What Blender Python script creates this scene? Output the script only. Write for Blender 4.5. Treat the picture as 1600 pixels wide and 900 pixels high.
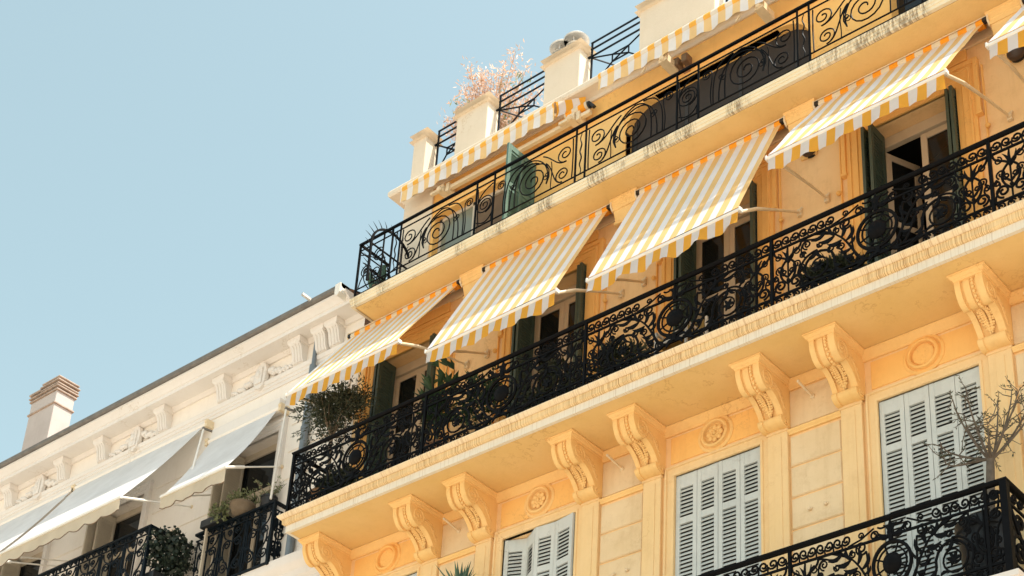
import bpy, bmesh, math, random
from mathutils import Vector, Matrix
random.seed(7)
R = math.radians
for o in list(bpy.data.objects): bpy.data.objects.remove(o)
scene = bpy.context.scene
col = scene.collection

# ------------------------------------------------------------ camera
CAM = Vector((12.4593, -14.7157, -11.8593))
cd = bpy.data.cameras.new('camera'); cam = bpy.data.objects.new('camera', cd); col.objects.link(cam)
rt = Vector((0.7622666, 0.6449265, 0.05494955)); dn = Vector((-0.25392416, 0.37605057, -0.89112765)); fw = Vector((-0.59537564, 0.66532382, 0.45041321))
m = Matrix((rt, -dn, -fw)).transposed().to_4x4(); m.translation = CAM
cam.matrix_world = m
cd.sensor_width = 36; cd.lens = 2637.3/1600*36; cd.shift_x = 0.0; cd.shift_y = (956.74-450)/1600.0
cd.clip_start = 0.1; cd.clip_end = 5000
scene.camera = cam

# ------------------------------------------------------------ sky, sun, exposure
TOSUN = Vector((.45, .112, .90)).normalized()
elev = math.asin(TOSUN.z); azim = math.atan2(TOSUN.x, TOSUN.y)
w = bpy.data.worlds.new('World'); scene.world = w; w.use_nodes = True
nt = w.node_tree; bg = nt.nodes['Background']
sky = nt.nodes.new('ShaderNodeTexSky'); sky.sky_type = 'NISHITA'; sky.sun_disc = False
sky.sun_elevation = elev; sky.sun_rotation = azim; sky.air_density = 1.3; sky.dust_density = 2.6; sky.ozone_density = 1.2
hs = nt.nodes.new('ShaderNodeHueSaturation'); hs.inputs['Saturation'].default_value = .63; hs.inputs['Hue'].default_value = .445
nt.links.new(sky.outputs[0], hs.inputs['Color']); nt.links.new(hs.outputs[0], bg.inputs['Color'])
bg.inputs['Strength'].default_value = 0.15
sl = bpy.data.lights.new('sun', 'SUN'); sl.energy = 5.0; sl.angle = R(.53); sl.color = (1.0, .94, .84)
sun = bpy.data.objects.new('sun', sl); col.objects.link(sun)
sun.rotation_euler = (-TOSUN).to_track_quat('-Z', 'Y').to_euler(); sun.location = (0, 0, 40)
scene.view_settings.view_transform = 'Standard'; scene.view_settings.look = 'None'
scene.view_settings.exposure = 0.64; scene.view_settings.gamma = 1; scene.view_settings.use_curve_mapping = False
try:
    scene.cycles.max_bounces = 8; scene.cycles.diffuse_bounces = 5; scene.cycles.transparent_max_bounces = 8
except Exception: pass

# ------------------------------------------------------------ materials
def newmat(name):
    mt = bpy.data.materials.new(name); mt.use_nodes = True
    return mt, mt.node_tree, mt.node_tree.nodes['Principled BSDF']
def N(nt, t, **kw):
    n = nt.nodes.new(t)
    for k, v in kw.items(): setattr(n, k, v)
    return n
def ramp(nt, stops):
    n = nt.nodes.new('ShaderNodeValToRGB'); e = n.color_ramp.elements
    while len(e) > 1: e.remove(e[-1])
    e[0].position, e[0].color = stops[0][0], (*stops[0][1], 1)
    for p, c in stops[1:]:
        q = e.new(p); q.color = (*c, 1)
    return n
def coords(nt, scale=(1, 1, 1)):
    tc = N(nt, 'ShaderNodeNewGeometry'); mp = N(nt, 'ShaderNodeMapping'); mp.inputs['Scale'].default_value = scale
    nt.links.new(tc.outputs['Position'], mp.inputs['Vector']); return mp.outputs[0]
def noise(nt, vec, scale, detail=6, rough=.6):
    n = N(nt, 'ShaderNodeTexNoise'); n.inputs['Scale'].default_value = scale; n.inputs['Detail'].default_value = detail
    n.inputs['Roughness'].default_value = rough; nt.links.new(vec, n.inputs['Vector']); return n.outputs['Fac']
def mix(nt, fac, a, b):
    n = N(nt, 'ShaderNodeMix'); n.data_type = 'RGBA'
    if isinstance(fac, (int, float)): n.inputs['Factor'].default_value = fac
    else: nt.links.new(fac, n.inputs['Factor'])
    for s, v in ((6, a), (7, b)):
        if isinstance(v, tuple): n.inputs[s].default_value = (*v, 1)
        else: nt.links.new(v, n.inputs[s])
    return n.outputs[2]
def bump(nt, bs, h, strength=.2, dist=.01):
    b = N(nt, 'ShaderNodeBump'); b.inputs['Strength'].default_value = strength; b.inputs['Distance'].default_value = dist
    nt.links.new(h, b.inputs['Height']); nt.links.new(b.outputs[0], bs.inputs['Normal'])

def plaster(name, c1, c2, dirt, dirt_amt=.35, streak=.5, rough=.85):
    """painted render: broad tonal drift, rain streaks running down, fine grain"""
    mt, nt, bs = newmat(name)
    p = coords(nt)
    big = ramp(nt, [(.35, c1), (.65, c2)]); nt.links.new(noise(nt, p, .9, 5), big.inputs[0])
    st = ramp(nt, [(.52, (0, 0, 0)), (.78, (1, 1, 1))]); nt.links.new(noise(nt, coords(nt, (5, 5, .45)), 1.6, 8, .7), st.inputs[0])
    ml = N(nt, 'ShaderNodeMath', operation='MULTIPLY'); ml.inputs[1].default_value = dirt_amt*streak
    nt.links.new(st.outputs[0], ml.inputs[0])
    c = mix(nt, ml.outputs[0], big.outputs[0], dirt)
    sp = ramp(nt, [(.60, (0, 0, 0)), (.74, (1, 1, 1))]); nt.links.new(noise(nt, p, 7, 9, .75), sp.inputs[0])
    m2 = N(nt, 'ShaderNodeMath', operation='MULTIPLY'); m2.inputs[1].default_value = dirt_amt*.5
    nt.links.new(sp.outputs[0], m2.inputs[0])
    c = mix(nt, m2.outputs[0], c, dirt)
    pt = ramp(nt, [(.50, (0, 0, 0)), (.66, (1, 1, 1))]); nt.links.new(noise(nt, p, 2.7, 10, .78), pt.inputs[0])
    m3 = N(nt, 'ShaderNodeMath', operation='MULTIPLY'); m3.inputs[1].default_value = dirt_amt*.38
    nt.links.new(pt.outputs[0], m3.inputs[0]); c = mix(nt, m3.outputs[0], c, dirt)
    hc = ramp(nt, [(.488, (0, 0, 0)), (.5, (1, 1, 1)), (.512, (0, 0, 0))]); nt.links.new(noise(nt, p, 1.1, 5, .7), hc.inputs[0])
    hg = ramp(nt, [(.56, (0, 0, 0)), (.64, (1, 1, 1))]); nt.links.new(noise(nt, p, .55, 2, .5), hg.inputs[0])
    m4 = N(nt, 'ShaderNodeMath', operation='MULTIPLY'); nt.links.new(hc.outputs[0], m4.inputs[0]); nt.links.new(hg.outputs[0], m4.inputs[1])
    m5 = N(nt, 'ShaderNodeMath', operation='MULTIPLY'); nt.links.new(m4.outputs[0], m5.inputs[0]); m5.inputs[1].default_value = .5
    c = mix(nt, m5.outputs[0], c, dirt)
    nt.links.new(c, bs.inputs['Base Color']); bs.inputs['Roughness'].default_value = rough
    bs.inputs['Specular IOR Level'].default_value = .25
    bump(nt, bs, noise(nt, p, 26, 8, .7), .35, .012)
    return mt

def simple(name, c, rough=.5, metal=0, var=.15, scale=6, bmp=.15, spec=.5):
    mt, nt, bs = newmat(name)
    p = coords(nt)
    r = ramp(nt, [(.3, tuple(x*(1-var) for x in c)), (.7, tuple(min(1, x*(1+var)) for x in c))])
    nt.links.new(noise(nt, p, scale, 7, .65), r.inputs[0]); nt.links.new(r.outputs[0], bs.inputs['Base Color'])
    bs.inputs['Roughness'].default_value = rough; bs.inputs['Metallic'].default_value = metal
    bs.inputs['Specular IOR Level'].default_value = spec
    if bmp: bump(nt, bs, noise(nt, p, scale*6, 6), bmp, .006)
    return mt

def stained(name, base, base2, rust, dens_x, amt, edge=(.5, .62)):
    """slab edge paint with close-set vertical run-off streaks and mould"""
    mt, nt, bs = newmat(name)
    p = coords(nt)
    b = ramp(nt, [(.3, base), (.7, base2)]); nt.links.new(noise(nt, p, 1.3, 6), b.inputs[0])
    s1 = ramp(nt, [(edge[0], (0, 0, 0)), (edge[1], (1, 1, 1))]); nt.links.new(noise(nt, coords(nt, (dens_x, 0, 1.2)), 1, 3, .5), s1.inputs[0])
    g = ramp(nt, [(.30, (.12, .12, .12)), (.60, (1, 1, 1))]); nt.links.new(noise(nt, coords(nt, (1, 1, .1)), 1.6, 5, .65), g.inputs[0])
    m1 = N(nt, 'ShaderNodeMath', operation='MULTIPLY'); nt.links.new(s1.outputs[0], m1.inputs[0]); nt.links.new(g.outputs[0], m1.inputs[1])
    m2 = N(nt, 'ShaderNodeMath', operation='MULTIPLY'); nt.links.new(m1.outputs[0], m2.inputs[0]); m2.inputs[1].default_value = amt
    c = mix(nt, m2.outputs[0], b.outputs[0], rust)
    nt.links.new(c, bs.inputs['Base Color']); bs.inputs['Roughness'].default_value = .9; bs.inputs['Specular IOR Level'].default_value = .2
    bump(nt, bs, noise(nt, p, 30, 8, .7), .4, .012)
    return mt

def mouldy(name, base, base2, dark, amt):
    """cream slab edge with black mould in patches"""
    mt, nt, bs = newmat(name)
    p = coords(nt)
    b = ramp(nt, [(.3, base), (.7, base2)]); nt.links.new(noise(nt, p, 1.6, 6), b.inputs[0])
    g = ramp(nt, [(.47, (0, 0, 0)), (.58, (1, 1, 1))]); nt.links.new(noise(nt, coords(nt, (1, 1, .2)), 1.9, 3, .5), g.inputs[0])
    s = ramp(nt, [(.44, (0, 0, 0)), (.56, (1, 1, 1))]); nt.links.new(noise(nt, coords(nt, (34, 0, 7)), 1, 5, .7), s.inputs[0])
    m1 = N(nt, 'ShaderNodeMath', operation='MULTIPLY'); nt.links.new(g.outputs[0], m1.inputs[0]); nt.links.new(s.outputs[0], m1.inputs[1])
    m2 = N(nt, 'ShaderNodeMath', operation='MULTIPLY'); nt.links.new(m1.outputs[0], m2.inputs[0]); m2.inputs[1].default_value = amt
    c = mix(nt, m2.outputs[0], b.outputs[0], dark)
    nt.links.new(c, bs.inputs['Base Color']); bs.inputs['Roughness'].default_value = .9; bs.inputs['Specular IOR Level'].default_value = .2
    bump(nt, bs, noise(nt, p, 30, 8, .7), .4, .012)
    return mt

def cloth(name, white, yellow, period, phase=0.0, transl=.25, striped=True, glow=None):
    mt, nt, bs = newmat(name)
    tc = N(nt, 'ShaderNodeTexCoord')
    vec = tc.outputs['Object']
    if striped:
        sx = N(nt, 'ShaderNodeSeparateXYZ'); nt.links.new(vec, sx.inputs[0])
        a = N(nt, 'ShaderNodeMath', operation='MULTIPLY_ADD'); a.inputs[1].default_value = 1/period; a.inputs[2].default_value = phase
        nt.links.new(sx.outputs[0], a.inputs[0])
        f = N(nt, 'ShaderNodeMath', operation='FRACT'); nt.links.new(a.outputs[0], f.inputs[0])
        g = N(nt, 'ShaderNodeMath', operation='GREATER_THAN'); g.inputs[1].default_value = .5; nt.links.new(f.outputs[0], g.inputs[0])
        c = mix(nt, g.outputs[0], white, yellow)
        tcol = mix(nt, g.outputs[0], (.90, .80, .66), glow) if glow else None
    else:
        c = mix(nt, 0.0, white, white); tcol = None
    wn = ramp(nt, [(.3, (.86, .85, .84)), (.65, (1, 1, 1))]); nt.links.new(noise(nt, vec, 2.2, 6), wn.inputs[0])
    mm = N(nt, 'ShaderNodeMix'); mm.data_type = 'RGBA'; mm.blend_type = 'MULTIPLY'; mm.inputs['Factor'].default_value = 1
    nt.links.new(c, mm.inputs[6]); nt.links.new(wn.outputs[0], mm.inputs[7]); c = mm.outputs[2]
    nt.links.new(c, bs.inputs['Base Color']); bs.inputs['Roughness'].default_value = .8; bs.inputs['Specular IOR Level'].default_value = .3
    bump(nt, bs, noise(nt, coords(nt, (2.5, 2.5, .8)), 3, 4), .25, .03)
    tr = N(nt, 'ShaderNodeBsdfTranslucent'); nt.links.new(tcol or c, tr.inputs['Color'])
    ms = N(nt, 'ShaderNodeMixShader'); ms.inputs[0].default_value = transl
    nt.links.new(bs.outputs[0], ms.inputs[1]); nt.links.new(tr.outputs[0], ms.inputs[2])
    nt.links.new(ms.outputs[0], nt.nodes['Material Output'].inputs[0])
    return mt

def leafmat(name, a, b, transl=.3):
    mt, nt, bs = newmat(name)
    ri = N(nt, 'ShaderNodeNewGeometry')
    r = ramp(nt, [(0, a), (1, b)]); nt.links.new(ri.outputs['Random Per Island'], r.inputs[0])
    nt.links.new(r.outputs[0], bs.inputs['Base Color']); bs.inputs['Roughness'].default_value = .5
    tr = N(nt, 'ShaderNodeBsdfTranslucent'); nt.links.new(r.outputs[0], tr.inputs['Color'])
    ms = N(nt, 'ShaderNodeMixShader'); ms.inputs[0].default_value = transl
    nt.links.new(bs.outputs[0], ms.inputs[1]); nt.links.new(tr.outputs[0], ms.inputs[2])
    nt.links.new(ms.outputs[0], nt.nodes['Material Output'].inputs[0])
    return mt

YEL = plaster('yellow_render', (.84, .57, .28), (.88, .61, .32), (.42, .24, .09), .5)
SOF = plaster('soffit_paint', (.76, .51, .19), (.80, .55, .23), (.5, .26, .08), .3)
YELL = plaster('pale_yellow_trim', (.795, .563, .275), (.835, .603, .315), (.48, .26, .10), .4)
YELT = plaster('yellow_trim', (.83, .535, .20), (.87, .575, .24), (.50, .22, .06), .4)
YELP = plaster('weathered_yellow_block', (.72, .54, .31), (.78, .61, .38), (.44, .28, .12), .75, .35)
ORG = plaster('ochre_and_bounce', (.865, .495, .15), (.895, .535, .18), (.45, .22, .07), .35)  # ochre trim; also used where orange bounce light is put into the colour
CRM = plaster('cream_render', (.70, .60, .46), (.75, .65, .51), (.5, .36, .2), .3)
WHT = plaster('white_render', (.84, .77, .68), (.87, .80, .71), (.5, .40, .30), .3)
WHTM = plaster('white_trim', (.73, .68, .62), (.78, .73, .67), (.52, .43, .32), .25)
SLABW = stained('slab_edge_white', (.74, .66, .52), (.80, .72, .58), (.40, .24, .10), 55, .5, (.52, .64))
SLABS = stained('slab_edge_streaked', (.80, .58, .30), (.82, .62, .34), (.30, .12, .03), 105, .8, (.46, .60))
SLABT = stained('slab_edge_top', (.80, .62, .38), (.84, .68, .46), (.40, .18, .06), 70, .45)
MOULD = mouldy('slab_edge_mould', (.78, .66, .44), (.83, .72, .52), (.13, .075, .04), .7)
IRON = simple('black_iron', (.004, .004, .0045), .55, 0, .3, 9, .2, .08)
IRONB = simple('blue_black_iron', (.004, .008, .012), .5, 0, .3, 9, .2, .12)
GREEN = simple('green_shutter_paint', (.055, .085, .068), .5, 0, .12, 5, .15)
GREENL = simple('green_shutter_louvre', (.085, .17, .135), .5, 0, .12, 5, .15)
GREY = plaster('grey_shutter_paint', (.52, .56, .54), (.60, .63, .60), (.28, .27, .24), .5, .5, .6)
BEIGE = simple('beige_shutter_paint', (.55, .48, .37), .6, 0, .08, 4, .12)
FRAME = simple('cream_joinery', (.60, .50, .37), .5, 0, .07, 5, .1)
METALW = simple('white_enamel', (.78, .74, .66), .4, 0, .06, 8, .05)
METALC = simple('cream_enamel', (.72, .58, .38), .45, 0, .08, 8, .05)
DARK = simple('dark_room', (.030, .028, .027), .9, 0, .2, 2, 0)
BROWN = simple('brown_blind', (.16, .10, .055), .8, 0, .15, 5, .1)
HOLE = simple('black_plastic', (.02, .018, .016), .6)
ZINC = simple('weathered_zinc', (.17, .155, .135), .6, .2, .25, 4, .2)
PIPE = simple('grey_drainpipe', (.17, .20, .22), .45, .1, .15, 5, .1)
STEEL = simple('galvanised_steel', (.62, .60, .56), .38, .6, .15, 8, .1)
TERRA = simple('terracotta', (.42, .23, .12), .8, 0, .2, 6, .2)
POTD = simple('dark_glazed_pot', (.012, .014, .016), .5, 0, .3, 6, .1)
POTB = simple('beige_stone_pot', (.17, .13, .085), .8, 0, .2, 8, .3)
BARK = simple('bark', (.20, .155, .105), .9, 0, .35, 14, .5)
ROOFT = simple('roof_tile', (.30, .17, .10), .85, 0, .25, 6, .3)
STONE = simple('pale_paving', (.54, .46, .37), .9, 0, .1, 1.5, .2)
ASPH = simple('worn_asphalt', (.22, .20, .18), .9, 0, .2, 3, .3)
CUSH = simple('mustard_cushion', (.30, .20, .06), .9)
CHIMR = plaster('pink_grey_render', (.47, .42, .385), (.54, .49, .45), (.33, .27, .23), .45)
BRICK = simple('chimney_tile', (.38, .30, .24), .85, 0, .3, 9, .3)
gm, gnt, gbs = newmat('window_glass')
gbs.inputs['Base Color'].default_value = (.012, .014, .015, 1); gbs.inputs['Roughness'].default_value = .06; gbs.inputs['Specular IOR Level'].default_value = .35
GLASS = gm
gm, gnt, gbs = newmat('greenish_glass')
gbs.inputs['Base Color'].default_value = (.20, .22, .17, 1); gbs.inputs['Roughness'].default_value = .1
GLASSG = gm
L_OLIVE = leafmat('olive_leaf', (.030, .042, .022), (.085, .10, .06))
L_DARK = leafmat('dark_geranium_leaf', (.010, .020, .012), (.026, .042, .026), .08)
L_DEEP = leafmat('deep_green_leaf', (.02, .05, .022), (.06, .11, .05))
L_DRY = leafmat('dried_pink_leaf', (.50, .30, .19), (.86, .66, .52), .4)
L_PALE = leafmat('pale_green_leaf', (.16, .20, .10), (.30, .32, .16), .4)
L_AGAVE = leafmat('agave_leaf', (.03, .08, .05), (.07, .14, .08), .1)

# ------------------------------------------------------------ mesh helpers
def V3(*a): return Vector(a)
class MB:
    def __init__(s): s.v = []; s.f = []
    def add(s, vs, fs):
        b = len(s.v); s.v += [tuple(p) for p in vs]; s.f += [tuple(b+i for i in q) for q in fs]
    def box(s, x0, x1, y0, y1, z0, z1):
        s.add([(x0,y0,z0),(x1,y0,z0),(x1,y1,z0),(x0,y1,z0),(x0,y0,z1),(x1,y0,z1),(x1,y1,z1),(x0,y1,z1)],
              [(0,3,2,1),(4,5,6,7),(0,1,5,4),(1,2,6,5),(2,3,7,6),(3,0,4,7)])
        return s
    def bar(s, a, b, w, h=None, up=(0,0,1)):
        h = h or w; a = Vector(a); b = Vector(b); d = (b-a).normalized(); u = Vector(up)
        if abs(d.dot(u)) > .97: u = Vector((0,1,0))
        r = d.cross(u).normalized(); u = r.cross(d).normalized()
        vs = []
        for p in (a, b):
            for i, j in ((-1,-1),(1,-1),(1,1),(-1,1)): vs.append(p + r*(i*w/2) + u*(j*h/2))
        s.add(vs, [(0,1,2,3),(7,6,5,4),(0,4,5,1),(1,5,6,2),(2,6,7,3),(3,7,4,0)]); return s
    def prism(s, pts, vec):
        n = len(pts); vec = Vector(vec)
        s.add([Vector(p) for p in pts] + [Vector(p)+vec for p in pts],
              [tuple(range(n-1,-1,-1)), tuple(range(n,2*n))] + [(i,(i+1)%n,n+(i+1)%n,n+i) for i in range(n)]); return s
    def tube(s, path, r, n=5, cap=True, flat=None):
        P = [Vector(p) for p in path]; m_ = len(P)
        if m_ < 2: return s
        rr = r if isinstance(r, (list, tuple)) else [r]*m_
        t0 = (P[1]-P[0]).normalized(); ref = Vector((0,1,0)) if abs(t0.y) < .9 else Vector((1,0,0))
        vs = []
        prev = None
        for i in range(m_):
            t = (P[min(i+1,m_-1)]-P[max(i-1,0)])
            if t.length < 1e-9: t = t0
            t.normalize()
            if prev is None: a = t.cross(ref).normalized()
            else:
                a = prev - t*prev.dot(t)
                a = a.normalized() if a.length > 1e-6 else t.cross(ref).normalized()
            prev = a; b = t.cross(a)
            for k in range(n):
                q = 2*math.pi*(k+.5)/n; vs.append(P[i] + a*(rr[i]*math.cos(q)) + b*(rr[i]*math.sin(q)))
        fs = [(i*n+k, i*n+(k+1)%n, (i+1)*n+(k+1)%n, (i+1)*n+k) for i in range(m_-1) for k in range(n)]
        if cap: fs += [tuple(range(n-1,-1,-1)), tuple((m_-1)*n+k for k in range(n))]
        s.add(vs, fs); return s
    def lathe(s, prof, c, axis='z', n=20):
        """prof: (radius, height) along axis from c"""
        c = Vector(c); vs = []
        for r, h in prof:
            for k in range(n):
                q = 2*math.pi*k/n; a, b = r*math.cos(q), r*math.sin(q)
                vs.append(c + (Vector((a,b,h)) if axis == 'z' else Vector((a,h,b)) if axis == 'y' else Vector((h,a,b))))
        m_ = len(prof)
        fs = [(i*n+k, i*n+(k+1)%n, (i+1)*n+(k+1)%n, (i+1)*n+k) for i in range(m_-1) for k in range(n)]
        fs += [tuple(range(n)), tuple((m_-1)*n+k for k in range(n))]
        s.add(vs, fs); return s
    def ball(s, c, r, n=8, sc=(1,1,1)):
        c = Vector(c); vs = []; h = max(4, n//2)
        for i in range(h+1):
            t = math.pi*i/h
            for k in range(n):
                q = 2*math.pi*k/n
                vs.append(c + Vector((r*sc[0]*math.sin(t)*math.cos(q), r*sc[1]*math.sin(t)*math.sin(q), r*sc[2]*math.cos(t))))
        s.add(vs, [(i*n+k, i*n+(k+1)%n, (i+1)*n+(k+1)%n, (i+1)*n+k) for i in range(h) for k in range(n)]); return s
    def mould(s, path, nrm, prof, closed=False, caps=True):
        """sweep a profile (side, out) along a plane polyline with mitred corners"""
        P = [Vector(p) for p in path]; nv = Vector(nrm); m_ = len(P); k = len(prof); vs = []
        for i in range(m_):
            d0 = P[i]-P[i-1] if (i > 0 or closed) else None
            d1 = P[(i+1) % m_]-P[i] if (i < m_-1 or closed) else None
            sd = [d.normalized().cross(nv) for d in (d0, d1) if d is not None]
            if len(sd) == 2:
                b = (sd[0]+sd[1]).normalized(); q = b/max(.2, b.dot(sd[0]))
            else: q = sd[0]
            for a, o in prof: vs.append(P[i] + q*a + nv*o)
        fs = []
        for i in range(m_ if closed else m_-1):
            j = (i+1) % m_
            for a in range(k-1): fs.append((i*k+a, i*k+a+1, j*k+a+1, j*k+a))
        if caps and not closed: fs += [tuple(range(k)), tuple((m_-1)*k+a for a in range(k))]
        s.add(vs, fs); return s
    def ribbon(s, pts, widths, y, th=.012):
        """flat iron leaf in the (u,v) plane at depth y"""
        n = len(pts); vs = []
        for i in range(n):
            a = Vector(pts[max(0,i-1)]); b = Vector(pts[min(n-1,i+1)]); d = (b-a).normalized(); q = Vector((-d.y, d.x))*widths[i]/2
            c = Vector(pts[i])
            for e in (c-q, c+q):
                vs.append((e.x, y-th/2, e.y)); 
            for e in (c-q, c+q): vs.append((e.x, y+th/2, e.y))
        fs = []
        for i in range(n-1):
            b = i*4; c = b+4
            fs += [(b,b+1,c+1,c),(b+2,c+2,c+3,b+3),(b,c,c+2,b+2),(b+1,b+3,c+3,c+1)]
        s.add(vs, fs); return s

ORG_OF = {}
def empty(name, loc, label, cat, group=None):
    o = bpy.data.objects.new(name, None); col.objects.link(o); o.location = loc; o.empty_display_size = .2
    o['label'] = label; o['category'] = cat
    if group: o['group'] = group
    ORG_OF[o] = Vector(loc); return o
def org(o): return ORG_OF.get(o, Vector((0,0,0)))
def build(mb, name, mat, parent=None, label=None, smooth=False, bevel=0, origin=None, recalc=True, kind=None, angle=40):
    """link a mesh; world coordinates in, local to the thing's base out"""
    og = org(parent) if parent is not None else (Vector(origin) if origin else Vector((0,0,0)))
    me = bpy.data.meshes.new(name)
    me.from_pydata([(x-og.x, y-og.y, z-og.z) for x, y, z in mb.v], [], mb.f); me.materials.append(mat)
    if recalc:
        bm = bmesh.new(); bm.from_mesh(me); bmesh.ops.recalc_face_normals(bm, faces=bm.faces); bm.to_mesh(me); bm.free()
    if smooth:
        me.polygons.foreach_set('use_smooth', [True]*len(me.polygons))
        try: me.set_sharp_from_angle(angle=R(angle))
        except Exception: pass
    o = bpy.data.objects.new(name, me); col.objects.link(o)
    if parent is not None:
        o.parent = parent; ORG_OF[o] = og
    else:
        o.location = og; ORG_OF[o] = og
    if bevel:
        b = o.modifiers.new('bevel', 'BEVEL'); b.width = bevel; b.segments = 2; b.limit_method = 'ANGLE'; b.angle_limit = R(45)
    if label: o['label'] = label
    if kind: o['kind'] = kind
    return o
def dup(o, loc=None, parent=None):
    """copy of a part with copies of its sub-parts"""
    c = o.copy(); col.objects.link(c)
    if parent is not None: c.parent = parent
    if loc is not None: c.location = loc
    ORG_OF[c] = org(o)
    for ch in list(o.children): dup(ch, None, c)
    return c
def wall(mb, x0, x1, z0, z1, y, depth, holes):
    xs = sorted({x0, x1} | {a for h in holes for a in h[:2] if x0 < a < x1}); zs = sorted({z0, z1} | {a for h in holes for a in h[2:] if z0 < a < z1})
    for i in range(len(xs)-1):
        for j in range(len(zs)-1):
            cx, cz = (xs[i]+xs[i+1])/2, (zs[j]+zs[j+1])/2
            if any(h[0] < cx < h[1] and h[2] < cz < h[3] for h in holes): continue
            mb.add([(xs[i],y,zs[j]),(xs[i+1],y,zs[j]),(xs[i+1],y,zs[j+1]),(xs[i],y,zs[j+1])], [(0,1,2,3)])
    for a, b, c, d in holes:
        e = y+depth
        mb.add([(a,y,c),(a,y,d),(a,e,d),(a,e,c)], [(0,1,2,3)]); mb.add([(b,y,c),(b,e,c),(b,e,d),(b,y,d)], [(0,1,2,3)])
        mb.add([(a,y,d),(b,y,d),(b,e,d),(a,e,d)], [(0,1,2,3)]); mb.add([(a,y,c),(a,e,c),(b,e,c),(b,y,c)], [(0,1,2,3)])

def bez(p0, p1, p2, p3, n=12):
    o = []
    for i in range(n+1):
        t = i/n; u = 1-t
        o.append(tuple(u*u*u*a+3*u*u*t*b+3*u*t*t*c+t*t*t*d for a, b, c, d in zip(p0, p1, p2, p3)))
    return o
def spiral(cx, cy, r0, r1, a0, turns, n=None):
    n = n or max(10, int(abs(turns)*16)); o = []
    for i in range(n+1):
        t = i/n; r = r0+(r1-r0)*t; a = R(a0)+2*math.pi*turns*t
        o.append((cx+r*math.cos(a), cy+r*math.sin(a)))
    return o
def uv(path, y, mirror=False): return [((-p[0] if mirror else p[0]), y, p[1]) for p in path]

def leaf_quad(mb, c, d, ln, wd, nrm=None):
    d = Vector(d).normalized(); nrm = nrm or Vector((random.uniform(-1,1), random.uniform(-1,1), random.uniform(-1,1)))
    s_ = d.cross(nrm)
    if s_.length < 1e-3: s_ = d.cross(Vector((0,0,1.01)))
    s_.normalize(); c = Vector(c); k = nrm.normalized()*wd*.18
    mb.add([c, c+d*ln*.5-s_*wd/2+k, c+d*ln, c+d*ln*.5+s_*wd/2+k], [(0,1,2),(0,2,3)])
def rnd_dir(up=0):
    while True:
        v = Vector((random.uniform(-1,1), random.uniform(-1,1), random.uniform(-1,1)))
        if .05 < v.length < 1: break
    v.normalize(); v.z += up; return v.normalized()

# ------------------------------------------------------------ ground
GZ = -13.5
g = MB(); g.add([(-600,-600,GZ),(600,-600,GZ),(600,600,GZ),(-600,600,GZ)], [(0,1,2,3)])
o = build(g, 'ground', STONE, kind='structure')
g = MB().box(-120, 120, -11, -5, GZ+.004, GZ+.008); o = build(g, 'road', ASPH, kind='structure')
g = MB().box(-120, 120, -4, 0.4, GZ, GZ+.14); o = build(g, 'pavement', STONE, kind='structure')

# ------------------------------------------------------------ yellow building
YB = empty('yellow_building', (4, 0, GZ), 'yellow ochre apartment building with black iron balconies, corbels and grey louvred shutters', 'building')
XL, XR = -4.25, 12.6
BAY = [-3.14, -.308, 2.52, 5.36, 8.19, 11.0]
ZS = .27      # main balcony floor
# walls, one part per storey
low_holes = [(c-.63, c+.63, -3.75, -.735) for c in BAY]
mb = MB(); wall(mb, XL, XR, GZ, .02, 0, .22, low_holes)
mb.add([(XL,0,GZ),(XL,9,GZ),(XL,9,.02),(XL,0,.02)], [(0,1,2,3)]); mb.add([(XR,0,GZ),(XR,9,GZ),(XR,9,.02),(XR,0,.02)], [(0,1,2,3)])
build(mb, 'wall', YEL, YB)
main_holes = [(c-.63, c+.63, ZS, 3.32) for c in BAY]
mb = MB(); wall(mb, XL, XR, .02, 4.10, 0, .34, main_holes)
mb.add([(XL,0,.02),(XL,9,.02),(XL,9,4.1),(XL,0,4.1)], [(0,1,2,3)]); mb.add([(XR,0,.02),(XR,9,.02),(XR,9,4.1),(XR,0,4.1)], [(0,1,2,3)])
build(mb, 'wall', YEL, YB)
XT = -3.58
ZU = 4.20     # upper balcony floor
ZA = 5.85
top_holes = [(-2.87, -.77, ZU, 5.80), (.94, 4.0, ZU, ZA), (5.2, 7.2, ZU, 5.80)]
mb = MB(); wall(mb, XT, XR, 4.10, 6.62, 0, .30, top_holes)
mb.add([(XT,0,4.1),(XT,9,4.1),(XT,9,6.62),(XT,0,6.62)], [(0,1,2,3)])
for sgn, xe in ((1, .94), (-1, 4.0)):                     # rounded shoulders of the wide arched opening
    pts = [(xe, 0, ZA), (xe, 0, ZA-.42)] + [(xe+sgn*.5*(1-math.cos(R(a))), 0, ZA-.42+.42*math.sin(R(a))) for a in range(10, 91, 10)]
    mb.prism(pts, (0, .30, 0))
build(mb, 'wall', ORG, YB)  # yellow wall; orange light reflected between surfaces is put into its colour
mb = MB().box(XT-.66, XT, .3, 9, 3.9, 4.1); mb.box(XT, XR, .31, 9, 6.42, 6.58); build(mb, 'roof', STONE, YB)
# rooms behind the openings
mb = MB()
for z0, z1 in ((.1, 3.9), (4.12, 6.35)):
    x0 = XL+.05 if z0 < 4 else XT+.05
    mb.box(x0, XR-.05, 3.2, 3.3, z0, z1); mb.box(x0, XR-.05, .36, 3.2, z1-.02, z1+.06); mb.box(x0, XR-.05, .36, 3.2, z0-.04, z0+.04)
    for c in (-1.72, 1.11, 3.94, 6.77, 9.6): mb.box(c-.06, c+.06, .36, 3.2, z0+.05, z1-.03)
build(mb, 'room', DARK, YB)

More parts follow.
